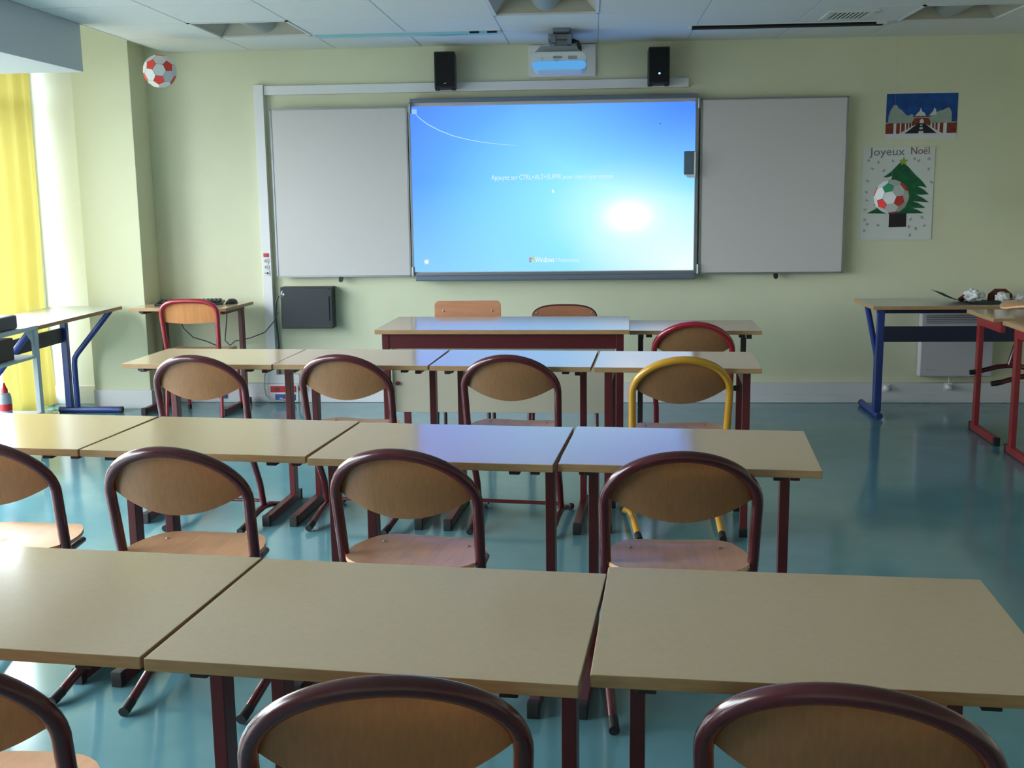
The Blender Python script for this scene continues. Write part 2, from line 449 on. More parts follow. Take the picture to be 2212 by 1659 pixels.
# ------------------------------------------------------------------ ceiling fittings
lamp_labels = ['recessed ceiling lamp above the left whiteboard wing, near the red and white paper ball',
               'recessed ceiling lamp at the top edge in front of the projector', 'recessed ceiling lamp near the right corner of the ceiling']
for (a, c), lb in zip(LAMPS, lamp_labels):
    t = thing('ceiling_lamp', lb, 'lamp', (a + 0.3, c + 0.3, CEIL), 0, 'switched-off recessed ceiling lamps')
    b = MB(); w = 0.286; i = 0.19; h = 0.10
    for s in (-1, 1):                                               # sloping reflector sides
        b.grid(lambda u, v, s=s: (s * (w + (i - w) * v), -w + 2 * w * u + (0.06 * v if u < .5 else -0.06 * v), h * v + 0.004), 2, 4)
        b.grid(lambda u, v, s=s: (-w + 2 * w * u + (w - i) * v * (1 - 2 * u), s * (w - 0.06 * v), h * v + 0.004), 2, 4)
    b.box((0, 0, h + 0.012), (2 * i, 2 * w - 0.10, 0.012))
    b.build('reflector', M['recess'], t)
    b = MB()
    for s in (-1, 1):
        b.box((s * 0.291, 0, 0.002), (0.018, 0.60, 0.012)); b.box((0, s * 0.291, 0.002), (0.60, 0.018, 0.012))
    b.build('frame', M['ceilbar'], t)
    b = MB(); b.grid(lambda u, v: (0.085 * math.cos(PI * (1 - u)), -0.25 + 0.5 * v, 0.10 - 0.088 * math.sin(PI * u)), 16, 2, 0.003)
    b.build('diffuser', M['fluor'], t)
for (xc, yc, mm, lb) in ((-1.16, 7.15, 'cyan', 'long slot air outlet in the ceiling left of the projector, tinted with reflected blue'),
                         (1.19, 7.15, 'dark', 'long dark slot air outlet in the ceiling right of the projector')):
    t = thing('slot_air_outlet', lb, 'air vent', (xc, yc, CEIL), 0, 'slot air outlets in the ceiling')
    b = MB()
    for s in (-1, 1): b.box((0, s * 0.050, -0.002), (1.18, 0.012, 0.006)); b.box((s * 0.585, 0, -0.008), (0.014, 0.07, 0.016))
    b.build('frame', M['ceilbar'], t)
    b = MB(); b.box((0, 0, -0.009), (1.155, 0.07, 0.018), bev=0.003); b.build('slot', M[mm], t)
    for xx in ((0.43, 0.54) if mm == 'cyan' else (0.56,)): MB().box((xx, -0.034, -0.010), (0.06, 0.010, 0.013)).build('damper', M['dark'] if mm == 'cyan' else M['offwhite'], t)
t = thing('air_grille', 'small square air grille in the ceiling, above the right whiteboard wing', 'air vent', (1.49, 6.84, CEIL))
b = MB()
for s in (-1, 1): b.box((s * 0.125, 0, -0.003), (0.03, 0.30, 0.012), bev=0.002); b.box((0, s * 0.15, -0.003), (0.28, 0.03, 0.012), bev=0.002)
b.build('frame', M['offwhite'], t)
b = MB(); b.box((0, 0, 0.0), (0.23, 0.28, 0.002)); b.build('backing', M['dark'], t)
b = MB()
for k in range(9): b.box((-0.10 + 0.025 * k, 0, -0.003), (0.009, 0.27, 0.006))
b.build('slats', M['offwhite'], t)

# ------------------------------------------------------------------ whiteboard with wings and the projected picture
BYF = WALL_Y - 0.06
def bx(x): return x * BYF / WALL_Y
def bz(z): return (z - CAM_H) * BYF / WALL_Y + CAM_H
wb = thing('whiteboard', 'wide folding whiteboard with two open wings and a blue picture projected on its middle', 'whiteboard', (0, WALL_Y, 0))
CX0, CX1, CZ0, CZ1 = bx(-1.268), bx(0.722), bz(0.915), bz(2.105)
dy = BYF - WALL_Y
b = MB(); b.span((CX0, dy, CZ0), (CX1, 0, CZ1)); b.build('centre_panel', M['board'], wb)
b = MB()
b.span((CX0 + 0.01, dy - 0.022, bz(2.100)), (CX1 - 0.008, dy + 0.03, bz(2.128)), bev=0.004)
b.build('top_rail', M['darkalu'], wb)
b = MB()
b.span((CX0 - 0.004, dy - 0.012, CZ0), (CX0 + 0.010, dy, CZ1)); b.span((CX1 - 0.014, dy - 0.012, CZ0), (CX1 + 0.004, dy, CZ1))
b.span((CX0, dy - 0.012, CZ0 - 0.004), (CX1, dy, CZ0 + 0.014)); b.build('frame', M['alu'], wb)
b = MB()
b.span((CX0 + 0.03, dy - 0.075, bz(0.874)), (CX1 - 0.012, dy + 0.02, bz(0.884)), bev=0.002)
b.span((CX0 + 0.03, dy - 0.075, bz(0.874)), (CX1 - 0.012, dy - 0.066, bz(0.906)), bev=0.002)
b.span((CX0 + 0.03, dy - 0.01, bz(0.874)), (CX1 - 0.012, dy + 0.02, CZ0)); b.build('pen_tray', M['darkalu'], wb)
for (x0, x1, z0, z1) in ((-2.246, -1.282, 0.907, 2.074), (0.742, 1.722, 0.909, 2.090)):
    x0, x1, z0, z1 = bx(x0), bx(x1), bz(z0), bz(z1)
    b = MB(); b.span((x0, dy - 0.01, z0), (x1, dy + 0.012, z1), bev=0.003); w = b.build('wing', M['board'], wb)
    b = MB(); r = 0.007
    b.span((x0 - 0.004, dy - 0.014, z0 - 0.003), (x0 + r, dy - 0.008, z1 + 0.003)); b.span((x1 - r, dy - 0.014, z0 - 0.003), (x1 + 0.004, dy - 0.008, z1 + 0.003))
    b.span((x0, dy - 0.014, z0 - 0.004), (x1, dy - 0.008, z0 + r)); b.span((x0, dy - 0.014, z1 - r), (x1, dy - 0.008, z1 + 0.004)); b.build('edge_strip', M['alu'], w)
    xm = x0 + (x1 - x0) * (0.475 if x0 < 0 else 0.54)
    b = MB(); b.box((xm, dy - 0.004, z0 - 0.012), (0.030, 0.02, 0.03), bev=0.004); b.cyl((xm, dy - 0.016, z0 - 0.026), (xm, dy - 0.006, z0 - 0.026), 0.015); b.build('latch', M['black'], w)
for (x, z) in ((-1.2565, 2.062), (-1.262, 0.938), (0.727, 2.062), (0.735, 0.942)):
    x, z = bx(x), bz(z)
    b = MB(); b.cyl((x, dy - 0.018, z - 0.032), (x, dy - 0.018, z + 0.032), 0.011); b.box((x - 0.012, dy - 0.012, z), (0.026, 0.008, 0.05)); b.build('hinge', M['alu'], wb)
IX0, IX1, IZ0, IZ1 = bx(-1.258), bx(0.704), bz(0.934), bz(2.076)
b = MB(); b.span((IX0, dy - 0.002, IZ0), (IX1, dy - 0.0002, IZ1))
pic = b.build('projected_picture', screen_mat(IX0, IX1, IZ0, IZ1), wb)
ink = emit('lit_white_letters', (255, 255, 255), 1.0); ink2 = emit('lit_pale_letters', (226, 248, 255), 1.0)
text_mesh('message', 'Appuyez sur CTRL+ALT+SUPPR pour ouvrir une session', 0.047, ink2, pic, (bx(-0.700), dy - 0.003, bz(1.570)), bx(0.846))
text_mesh('title', 'Windows', 0.055, ink, pic, (bx(-0.400), dy - 0.003, bz(0.996)), bx(0.135))
text_mesh('title', '7 Professionnel', 0.040, ink2, pic, (bx(-0.258), dy - 0.003, bz(0.997)), bx(0.165))
b = MB(); fx, fz = bx(-0.424), bz(1.012)
cols = [emit('flag_red', (236, 120, 90)), emit('flag_green', (170, 214, 120)), emit('flag_blue', (120, 170, 240)), emit('flag_yellow', (250, 216, 110))]
for k, (sx, sz) in enumerate(((-1, 1), (1, 1), (-1, -1), (1, -1))):
    b.prism([(fx + sx * 0.009 - 0.008, fz + sz * 0.009 - 0.008), (fx + sx * 0.009 + 0.008, fz + sz * 0.009 - 0.006), (fx + sx * 0.009 + 0.007, fz + sz * 0.009 + 0.009), (fx + sx * 0.009 - 0.009, fz + sz * 0.009 + 0.007)], 0.0006, wallxf(dy - 0.003), mi=k)
b.build('flag_logo', cols, pic)
arc = [(893, 235), (906, 250), (924, 264), (950, 278), (980, 290), (1010, 298), (1045, 305), (1085, 310), (1120, 313)]
def px(p, q): return bx(-1.2555 + (p - 888) / 613 * 1.957), bz(2.078 - (q - 226) / 360 * 1.143)
b = MB()
pts = [(px(*p)[0], dy - 0.0026, px(*p)[1]) for p in arc]
b.tube(pts, [0.001, 0.003, 0.004, 0.004, 0.0038, 0.0034, 0.003, 0.0022, 0.001], 6, flat=0.25); b.build('light_streak', emit('lit_streak', (190, 232, 255)), pic)
b = MB()
x, z = px(915, 564); b.box((x, dy - 0.0026, z), (0.036, 0.001, 0.036)); b.build('access_button', emit('lit_button', (176, 224, 255)), pic)
b = MB(); b.cyl((x, dy - 0.0040, z), (x, dy - 0.0030, z), 0.012); b.build('access_button', ink, pic)
b = MB(); x, z = px(1194, 407); b.prism([(x, z), (x, z - 0.026), (x + 0.006, z - 0.020), (x + 0.011, z - 0.030), (x + 0.015, z - 0.028), (x + 0.011, z - 0.018), (x + 0.019, z - 0.018)], 0.0006, wallxf(dy - 0.003)); b.build('mouse_pointer', ink, pic)
b = MB(); x, z = px(896, 237); b.prism([(x - 0.02, z - 0.016), (x + 0.018, z - 0.016), (x + 0.018, z + 0.016), (x - 0.02, z + 0.016)], 0.0004, wallxf(dy - 0.0024)); b.build('corner_icon', emit('lit_corner', (150, 200, 255)), pic)  # small pale icon in the top left corner of the picture
b = MB(); x, z = px(1427, 272); b.cyl((x, dy - 0.0035, z), (x, dy - 0.0025, z), 0.004, seg=10); b.build('speck', M['ink'], pic)

t = thing('sensor_box', 'small grey box clipped on the right frame of the projected picture', 'box', at(0.672, 1.66, BYF - 0.03))
b = MB(); b.box((-0.006, 0, 0.008), (0.072, 0.045, 0.155), bev=0.006); b.build('housing', mat('blue_grey_plastic', (92, 112, 130), 0.4), t)
b = MB(); b.prism([(-0.042, -0.07), (0.036, -0.07), (0.036, -0.092), (-0.012, -0.092)], 0.04, Matrix.Translation((0, 0.02, 0)) @ XZ, bev=0.002); b.box((0.031, -0.002, 0.0), (0.012, 0.05, 0.16), bev=0.003)
b.build('bracket', M['pvc'], t)

# ------------------------------------------------------------------ wall: trunking, speakers, projector
VX = -2.31
t = thing('cable_trunking', 'white cable trunking running up the wall and along above the whiteboard', 'trunking', (0, WALL_Y, 0))
b = MB(); b.span((-2.345, -0.05, 0.14), (-2.277, 0, 2.24), bev=0.004); v = b.build('upright', M['pvc'], t)
b = MB(); b.span((-2.277, -0.035, 2.170), (0.653, 0, 2.232), bev=0.004); b.build('crosspiece', M['pvc'], t)
b = MB(); b.box((-2.312, -0.052, 1.065), (0.036, 0.012, 0.026), bev=0.003); b.build('switch', M['red'], v)
for z in (1.023, 0.980):
    b = MB(); b.cyl((-2.312, -0.056, z), (-2.312, -0.048, z), 0.020, seg=24); b.cyl((-2.312, -0.0565, z), (-2.312, -0.054, z), 0.014, seg=20, mi=1)
    b.cyl((-2.318, -0.058, z), (-2.318, -0.055, z), 0.0025, seg=8, mi=2); b.cyl((-2.306, -0.058, z), (-2.306, -0.055, z), 0.0025, seg=8, mi=2); b.build('power_socket', [M['pvc'], M['papergrey'], M['black']], v)
b = MB(); b.box((-2.312, -0.052, 0.937), (0.042, 0.01, 0.036), bev=0.002); b.box((-2.305, -0.058, 0.937), (0.012, 0.004, 0.014), mi=1); b.cyl((-2.322, -0.058, 0.937), (-2.322, -0.055, 0.937), 0.004, seg=8, mi=1); b.build('data_socket', [M['pvc'], M['black']], v)

t = thing('socket_unit', 'white trunking box with red and blue sockets low on the wall', 'socket', (0, WALL_Y - 0.055, 0))
b = MB(); b.span((-2.372, 0.0, 0.1405), (-2.11, 0.055, 0.205), bev=0.004); b.build('box', M['pvc'], t)
b = MB(); b.span((-2.335, -0.012, 0.006), (-2.12, 0, 0.132), bev=0.003); b.build('faceplate', M['pvc'], t)
b = MB(); b.span((-2.322, -0.018, 0.078), (-2.135, -0.01, 0.124), bev=0.003)
for x in (-2.275, -2.182): b.cyl((x, -0.021, 0.101), (x, -0.014, 0.101), 0.019, seg=20, mi=1)
b.build('red_socket', [M['red'], mat('deep_red', (130, 14, 26), 0.4)], t)
b = MB(); b.span((-2.29, -0.018, 0.018), (-2.14, -0.01, 0.064), bev=0.003); b.box((-2.245, -0.02, 0.034), (0.02, 0.004, 0.007), mi=1); b.build('blue_socket', [M['bluesock'], M['pvc']], t)
o = tag(MB().cyl((-2.088, WALL_Y - 0.095, 0.108), (-2.088, WALL_Y - 0.054, 0.108), 0.022).build('plug', M['black']), 'round black plug on the baseboard beside the red sockets', 'plug')
t = thing('blue_wall_socket', 'single blue socket on the baseboard below the keyboard table', 'socket', (-2.68, WALL_Y - 0.062, 0.062))
MB().box((0, 0, 0), (0.058, 0.012, 0.062), bev=0.003).build('faceplate', M['bluesock'], t)
b = MB(); b.box((0.0, -0.008, -0.004), (0.02, 0.006, 0.018)); b.build('opening', M['dark'], t)

for (x, lb, on) in ((-0.992, 'black loudspeaker on the wall left of the projector', False), (0.444, 'black loudspeaker with a lit blue lamp right of the projector', True)):
    t = thing('loudspeaker', lb, 'loudspeaker', (x, 7.70, 2.18), 0.0 if on else 0.06, 'loudspeakers above the whiteboard')
    b = MB(); b.span((-0.07, -0.075, 0), (0.07, 0.095, 0.238), bev=0.006); b.build('cabinet', M['black'], t)
    b = MB(); b.span((-0.062, -0.080, 0.012), (0.062, -0.074, 0.228), bev=0.003); b.build('grille', mat('black_cloth', (16, 16, 18), 0.9, bump=0.1, scale=300), t)
    for s in (-1, 1): MB().span((s * 0.055 - 0.014, -0.06, -0.008), (s * 0.055 + 0.014, 0.03, 0.002)).build('foot', M['rubber'], t)
    b = MB(); b.span((-0.03, 0.085, 0.06), (0.03, 0.1115, 0.18)); b.build('wall_bracket', M['black'], t)
    if on: MB().cyl((0.002, -0.084, 0.067), (0.002, -0.079, 0.067), 0.0065, seg=16).build('lamp', M['led'], t)
    else: MB().prism([(-0.012, 0.03), (0.0, 0.027), (0.016, 0.036), (0.004, 0.033)], 0.001, Matrix.Translation((0, -0.081, 0)) @ XZ).build('emblem', M['chrome'], t)

t = thing('projector', 'white wall-mounted projector with a blue-glowing lower front above the whiteboard', 'projector', (-0.205, 7.10, 2.20))
b = MB(); b.span((-0.225, 0.695, 0.055), (0.232, 0.71, 0.268), bev=0.006); b.build('wall_plate', M['pvc'], t)
b = MB(); b.span((-0.07, 0.05, 0.215), (0.085, 0.70, 0.25), bev=0.004); b.span((-0.03, 0.1, 0.14), (0.05, 0.26, 0.22)); b.build('mounting_arm', M['alu'], t)
def rr(w, h, r, n=6, cx=0, cz=0):
    o = []
    for (sx, sz, a0) in ((1, 1, 0), (-1, 1, 90), (-1, -1, 180), (1, -1, 270)):
        for k in range(n + 1):
            a = math.radians(a0 + 90 * k / n); o.append((cx + sx * (w / 2 - r) + r * math.cos(a), cz + sz * (h / 2 - r) + r * math.sin(a)))
    return o
b = MB(); b.prism(rr(0.342, 0.112, 0.042, cz=0.082), 0.30, Matrix.Translation((0, 0.31, 0)) @ XZ, bev=0.006); body = b.build('body', M['projwhite'], t)
b = MB(); b.prism([(-0.165, 0.125), (0.160, 0.125), (0.10, 0.178), (-0.115, 0.178)], 0.24, Matrix.Translation((0, 0.29, 0)) @ XZ, bev=0.004); b.build('top_cover', M['projgrey'], t)
b = MB(); b.prism(rr(0.336, 0.050, 0.024, cz=0.055), 0.012, Matrix.Translation((0, 0.006, 0)) @ XZ, bev=0.003); b.build('glowing_front', M['lens'], t)
text_mesh('maker_name', 'EPSON', 0.020, M['ink'], body, (-0.035, 0.0085, 0.096), 0.052)
b = MB(); b.box((-0.103, 0.009, 0.098), (0.010, 0.002, 0.014)); b.box((-0.103, 0.009, 0.082), (0.016, 0.002, 0.004)); b.box((-0.014, 0.009, 0.084), (0.028, 0.002, 0.008)); b.box((0.085, 0.009, 0.100), (0.055, 0.002, 0.020), mi=1); b.build('small_marks', [M['papergrey'], mat('sensor_grey', (150, 150, 146), 0.4)], body)
b = MB(); b.tube([(0.06, 0.08, 0.19), (0.09, 0.05, 0.205), (0.115, 0.04, 0.195), (0.128, 0.05, 0.168), (0.13, 0.08, 0.14)], 0.013, 10); b.build('cable', M['black'], t)
b = MB(); b.span((-0.05, 0.0, 0.19), (-0.02, 0.05, 0.235)); b.span((0.05, 0.0, 0.18), (0.08, 0.05, 0.235)); b.box((0.015, 0.03, 0.2625), (0.10, 0.10, 0.02)); b.build('bracket', M['darkalu'], t)

# black wall cabinet
t = thing('wall_cabinet', 'flat black metal cabinet on the wall under the left whiteboard wing', 'cabinet', (-2.02, WALL_Y, 0.545))
b = MB(); b.span((-0.185, -0.11, 0.0), (0.185, 0, 0.295), bev=0.004); b.build('body', M['blackmetal'], t)
b = MB(); b.span((-0.183, -0.118, 0.004), (0.165, -0.109, 0.288), bev=0.003); d = b.build('door', M['blackmetal'], t)
b = MB(); b.lathe([(0.001, 0), (0.011, 0.0), (0.011, 0.006), (0.008, 0.010), (0.001, 0.011)], seg=16)
k = b.build('lock', M['chrome'], d, loc=(-0.158, -0.118, 0.245)); k.rotation_euler = (PI / 2, 0, 0)
b = MB(); b.tube([(-0.165, -0.121, 0.268), (-0.172, -0.123, 0.255), (-0.174, -0.122, 0.240), (-0.168, -0.121, 0.228)], 0.0035, 8); b.build('handle', M['chrome'], d)
for z in (0.03, 0.255):
    b = MB(); b.box((0.176, -0.112, z), (0.024, 0.018, 0.055), bev=0.002); b.build('hinge', M['black'], t)
tag(MB().tube([(-2.215, 7.70, 0.78), (-2.235, 7.69, 0.74), (-2.232, 7.68, 0.70), (-2.245, 7.70, 0.66), (-2.255, 7.74, 0.60), (-2.262, 7.78, 0.54), (-2.258, 7.79, 0.42), (-2.262, 7.79, 0.30), (-2.258, 7.785, 0.205)], 0.006, 8).build('power_cable', M['cable']), 'grey cable hanging down the wall from the black cabinet', 'cable')
tag(MB().tube([(-2.345, 7.75, 0.27), (-2.352, 7.72, 0.20), (-2.36, 7.72, 0.12), (-2.35, 7.72, 0.06), (-2.315, 7.715, 0.028), (-2.27, 7.715, 0.02), (-2.21, 7.72, 0.03), (-2.18, 7.735, 0.05)], 0.005, 8).build('data_cable', M['papergrey']), 'pale grey cable looping down to the blue socket', 'cable')

# posters -------------------------------------------------------------------------------------------
def flat(b, pts, layer, mi):
    b.prism(pts, 0.0004, Matrix.Translation((0, -0.0012 - 0.0004 * layer, 0)) @ XZ, mi=mi)
PM = [mat('poster_paper', (214, 214, 218), 0.8), mat('paint_blue', (22, 70, 140), 0.8, var=0.35, scale=14), mat('paint_mist', (150, 164, 156), 0.8, var=0.08, scale=30), mat('paint_rust', (122, 54, 36), 0.8, var=0.25, scale=30),
      mat('paint_tar', (36, 36, 44), 0.8), mat('paint_white', (206, 206, 210), 0.8)]
b = MB(); Wd, Hd = 0.468, 0.305
flat(b, [(0, 0), (Wd, 0), (Wd, Hd), (0, Hd)], 0, 0)
def U(u, v): return (Wd * u, Hd * (1 - v))
flat(b, [U(0, 0.02), U(1, 0.02), U(1, 0.64), U(0, 0.64)], 1, 1)
hill = [(0.03, .66), (0.035, .5), (.06, .38), (.10, .27), (.14, .26), (.18, .34), (.22, .37), (.27, .46), (.31, .50), (.36, .46), (.40, .50), (.46, .52), (.6, .52), (.68, .46), (.74, .40), (.80, .38), (.86, .33), (.89, .34), (.92, .44), (.925, .66)]
flat(b, [U(*p) for p in hill], 2, 2)
flat(b, [U(0.40, .52), U(0.44, .44), U(.47, .40), U(.485, .32), (U(.50, .40)), U(.54, .44), U(.57, .52)], 3, 5)
flat(b, [U(0.60, .50), U(.66, .40), U(.675, .32), U(.70, .38), U(.71, .48)], 3, 5)
for (x0, x1) in ((0.0, 0.11), (0.15, 0.20), (0.22, 0.27), (0.29, 0.315), (0.33, 0.36), (0.655, 0.68), (0.70, 0.73), (0.76, 0.81), (0.86, 1.0)):
    flat(b, [U(x0, .66), U(x1, .65), U(x1, .88), U(x0, .88)], 3, 3)
flat(b, [U(0.37, .64), U(.40, .55), U(.60, .55), U(.63, .64), U(.63, .72), U(.37, .72)], 4, 3)
flat(b, [U(0.38, .505), U(.63, .505), U(.63, .525), U(.38, .525)], 5, 3)
flat(b, [U(0.19, .88), U(.42, .69), U(.58, .69), U(.80, .88)], 5, 5)
flat(b, [U(0.27, .88), U(.455, .66), U(.545, .66), U(.72, .88)], 6, 4)
flat(b, [U(0.475, .66), U(.48, .59), U(.505, .56), U(.53, .59), U(.535, .66)], 7, 5)
for (v0, v1, h) in ((.69, .72, .012), (.75, .79, .02), (.83, .88, .03)): flat(b, [U(.5 - h, v0), U(.5 + h, v0), U(.5 + h * 1.2, v1), U(.5 - h * 1.2, v1)], 7, 5)
tag(b.build('painting', PM, loc=(1.976, WALL_Y, 1.803)), 'painted paper showing a grey road under a blue sky, on the right wall part', 'painting')

GM = [mat('drawing_paper', (212, 214, 212), 0.8), mat('paint_green', (22, 92, 56), 0.8, var=0.3, scale=25), mat('paint_trunk', (40, 30, 36), 0.8), mat('paint_star', (150, 170, 60), 0.8), mat('pencil', (150, 156, 162), 0.9), mat('paint_cone', (100, 44, 40), 0.8)]
b = MB(); Wd, Hd = 0.478, 0.622
b.span((0, -0.0055, 0), (Wd, -0.0008, Hd))
def fl2(pts, layer, mi): b.prism(pts, 0.0006, Matrix.Translation((0, -0.0065 - 0.0005 * layer, 0)) @ XZ, mi=mi)
tree = [(.54, .845), (.48, .80), (.40, .735), (.30, .68), (.34, .675), (.42, .69), (.40, .63), (.30, .565), (.22, .54), (.36, .55), (.30, .46), (.18, .38), (.30, .385), (.20, .335), (.09, .29), (.30, .287), (.55, .285), (.88, .285), (.80, .32), (.72, .345), (.86, .34), (.90, .345), (.80, .395), (.72, .415), (.84, .41), (.95, .40), (.86, .45), (.76, .49), (.84, .485), (.94, .49), (.86, .545), (.78, .575), (.84, .575), (.91, .56), (.84, .63), (.74, .70), (.64, .785)]
fl2([(Wd * u, Hd * v) for u, v in tree], 0, 1)
fl2([(Wd * u, Hd * v) for u, v in ((.40, .285), (.64, .285), (.645, .14), (.40, .135))], 0, 2)
st = []
for k in range(10):
    a = PI / 2 + k * PI / 5; rr_ = (0.032 if k % 2 == 0 else 0.014); st.append((Wd * .57 + rr_ * math.cos(a), Hd * .845 + rr_ * math.sin(a)))
fl2(st, 1, 3)
rnd = random.Random(3)
for (u, v) in ((.08, .86), (.22, .84), (.42, .85), (.14, .77), (.30, .75), (.08, .64), (.07, .52), (.08, .43), (.06, .33), (.92, .87), (.72, .87), (.78, .85), (.92, .76), (.97, .62), (.06, .22), (.10, .17), (.25, .16), (.06, .10), (.70, .22), (.86, .24), (.90, .15), (.78, .12), (.68, .14), (.70, .05)):
    for k in range(3):
        a = k * PI / 3 + rnd.random(); c, s = math.cos(a) * 0.011, math.sin(a) * 0.011; n = (-s * 0.14, c * 0.14)
        cx, cz = Wd * u, Hd * v
        fl2([(cx - c - n[0], cz - s - n[1]), (cx + c - n[0], cz + s - n[1]), (cx + c + n[0], cz + s + n[1]), (cx - c + n[0], cz - s + n[1])], k, 4)
po = b.build('drawing', GM, loc=(1.832, WALL_Y, 1.130)); tag(po, 'paper drawing of a green fir tree with a black trunk, on the right wall part', 'drawing')
l1 = text_mesh('lettering', 'Joyeux', 0.075, mat('pencil_letters', (116, 122, 124), 0.9), po, (Wd * .10, -0.0066, Hd * .912), 0.235, depth=0.0003)
l2 = text_mesh('lettering', 'Noël', 0.072, mat('red_grey_letters', (134, 104, 100), 0.9), po, (Wd * .655, -0.0066, Hd * .920), 0.122, depth=0.0003)

# heater ------------------------------------------------------------------------------------------------
t = thing('wall_heater', 'white flat electric heater on the wall behind the right blue table', 'heater', (2.50, WALL_Y, 0.19))
b = MB(); b.span((-0.245, -0.085, 0.0), (0.245, -0.01, 0.44), bev=0.012); b.span((-0.20, -0.012, 0.05), (0.20, 0, 0.40)); b.build('body', M['heater'], t)
b = MB()
for k in range(5): b.span((-0.215, -0.0875, 0.372 + 0.012 * k), (0.215, -0.083, 0.377 + 0.012 * k))
b.build('vent_slots', mat('slot_shade', (120, 116, 122), 0.7), t)
b = MB(); b.box((-0.185, -0.0858, 0.052), (0.022, 0.002, 0.007)); b.box((-0.15, -0.0858, 0.050), (0.03, 0.002, 0.004)); b.build('badge', M['papergrey'], t)
b = MB(); b.tube([(-0.03, -0.05, 0.002), (-0.032, -0.055, -0.03), (-0.036, -0.06, -0.052)], 0.004, 8); b.build('cord', M['pvc'], t)
for (x, z, lb) in ((2.040, 0.108, 'white plug on the baseboard beside the blue table leg'), (2.462, 0.116, 'white plug on the baseboard under the wall heater')):
    t = thing('wall_plug', lb, 'plug', (x, WALL_Y - 0.055, z), 0, 'white plugs on the right baseboard')
    MB().lathe([(0.023, 0), (0.023, 0.006), (0.017, 0.012), (0.016, 0.034), (0.011, 0.040)], seg=20).build('body', M['pvc'], t).rotation_euler = (PI / 2, 0, 0)
    MB().box((0, -0.004, 0), (0.056, 0.007, 0.056), bev=0.003).build('socket_plate', M['pvc'], t)


# paper footballs -----------------------------------------------------------------------------------------
def frame3(p1, p2, p3):
    w = (p1 + p2 + p3).normalized(); u = (p1 - w * p1.dot(w)).normalized(); return Matrix((u, w.cross(u), w)).transposed()


def ball(label, loc, r, P, green=-1):
    t = thing('paper_ball', label, 'paper ball', loc, 0, 'paper footballs hung from the ceiling')
    ph = (1 + 5 ** 0.5) / 2; vs = set()
    base = [(0, 1, 3 * ph), (1, 2 + ph, 2 * ph), (ph, 2, 2 * ph + 1)]
    for v in base:
        for sx in (1, -1):
            for sy in (1, -1):
                for sz in (1, -1):
                    w = (v[0] * sx, v[1] * sy, v[2] * sz)
                    for k in range(3): vs.add((round(w[k % 3], 6), round(w[(k + 1) % 3], 6), round(w[(k + 2) % 3], 6)))
    bm = bmesh.new()
    for v in vs: bm.verts.new(Vector(v).normalized() * r)
    bmesh.ops.convex_hull(bm, input=bm.verts[:])
    bmesh.ops.dissolve_limit(bm, angle_limit=0.02, verts=bm.verts[:], edges=bm.edges[:])
    pc = [f.calc_center_median().normalized() for f in bm.faces if len(f.verts) == 5]
    P = [Vector(p).normalized() for p in P]; sgn = P[0].cross(P[1]).dot(P[2]) > 0
    a0 = pc[0]; nb = [q for q in pc if 0.3 < q.dot(a0) < 0.6]
    tri = next((a0, q, w) for q in nb for w in nb if 0.3 < q.dot(w) < 0.6 and (a0.cross(q).dot(w) > 0) == sgn)
    bmesh.ops.rotate(bm, cent=(0, 0, 0), matrix=frame3(*P) @ frame3(*tri).transposed(), verts=bm.verts[:])
    shell = MB(); n = 0
    pents = []
    for f in bm.faces:
        co = [v.co.copy() for v in f.verts]; c = f.calc_center_median(); nn = c.normalized()
        tgt = shell if len(co) == 6 else MB()
        k = 0.97
        ins = [c + (p - c) * k for p in co]
        tb = bmesh.new(); A = [tb.verts.new(p + nn * 0.0015) for p in ins]; B = [tb.verts.new(p - nn * 0.0015) for p in ins]
        tb.faces.new(A); tb.faces.new(B[::-1])
        for i in range(len(A)): tb.faces.new((A[i], B[i], B[(i + 1) % len(A)], A[(i + 1) % len(A)]))
        tgt._add(tb, 0)
        if len(co) == 5: pents.append((c.copy(), tgt))
    core = bmesh.new(); bmesh.ops.create_icosphere(core, subdivisions=3, radius=r * 0.90); shell._add(core, 1)
    shell.build('hexagon_shell', [M['paper'], M['papergrey']], t, angle=15)
    pents.sort(key=lambda q: -q[0].z)
    for i, (c, m) in enumerate(pents):
        d = (c - Vector(GDIR) * r).length
        m.build('pentagon_panel', M['papergreen'] if (green >= 0 and d < green) else M['paperred'], t, angle=15)
    bm.free()
    MB().cyl((0, 0, r * 0.93), (0, 0, CEIL - loc[2] + 0.001), 0.0003, seg=6).build('thread', M['papergrey'], t)
    return t


GDIR = Vector((-0.38, -0.736, 0.56)).normalized()
ball('red and white paper football hanging near the ceiling by the pillar', (-2.71, 7.01, 2.2585), 0.102, [(-0.21, -0.924, 0.32), (0.19, -0.76, -0.62), (-0.77, -0.48, -0.42)])
ball('red, green and white paper football hanging in front of the fir tree drawing', (1.773, 6.81, 1.4255), 0.100, [(-0.38, -0.736, 0.56), (0.24, -0.94, -0.23), (-0.69, -0.567, -0.45)], 0.06)


# ------------------------------------------------------------------ furniture makers
def tabletop(b, w, d, z, th=0.022):
    """laminate slab with a darker wooden edge band"""
    t = bmesh.new(); bmesh.ops.create_cube(t, size=1.0); bmesh.ops.scale(t, vec=(w, d, th), verts=t.verts)
    bmesh.ops.bevel(t, geom=t.edges[:], offset=0.0025, segments=2, profile=0.5, affect='EDGES')
    t.faces.ensure_lookup_table()
    for f in t.faces: f.material_index = 0 if abs(f.calc_center_median().z) > th / 2 - 0.0012 else 1
    return b._add(t, None, Matrix.Translation((0, 0, z - th / 2)))


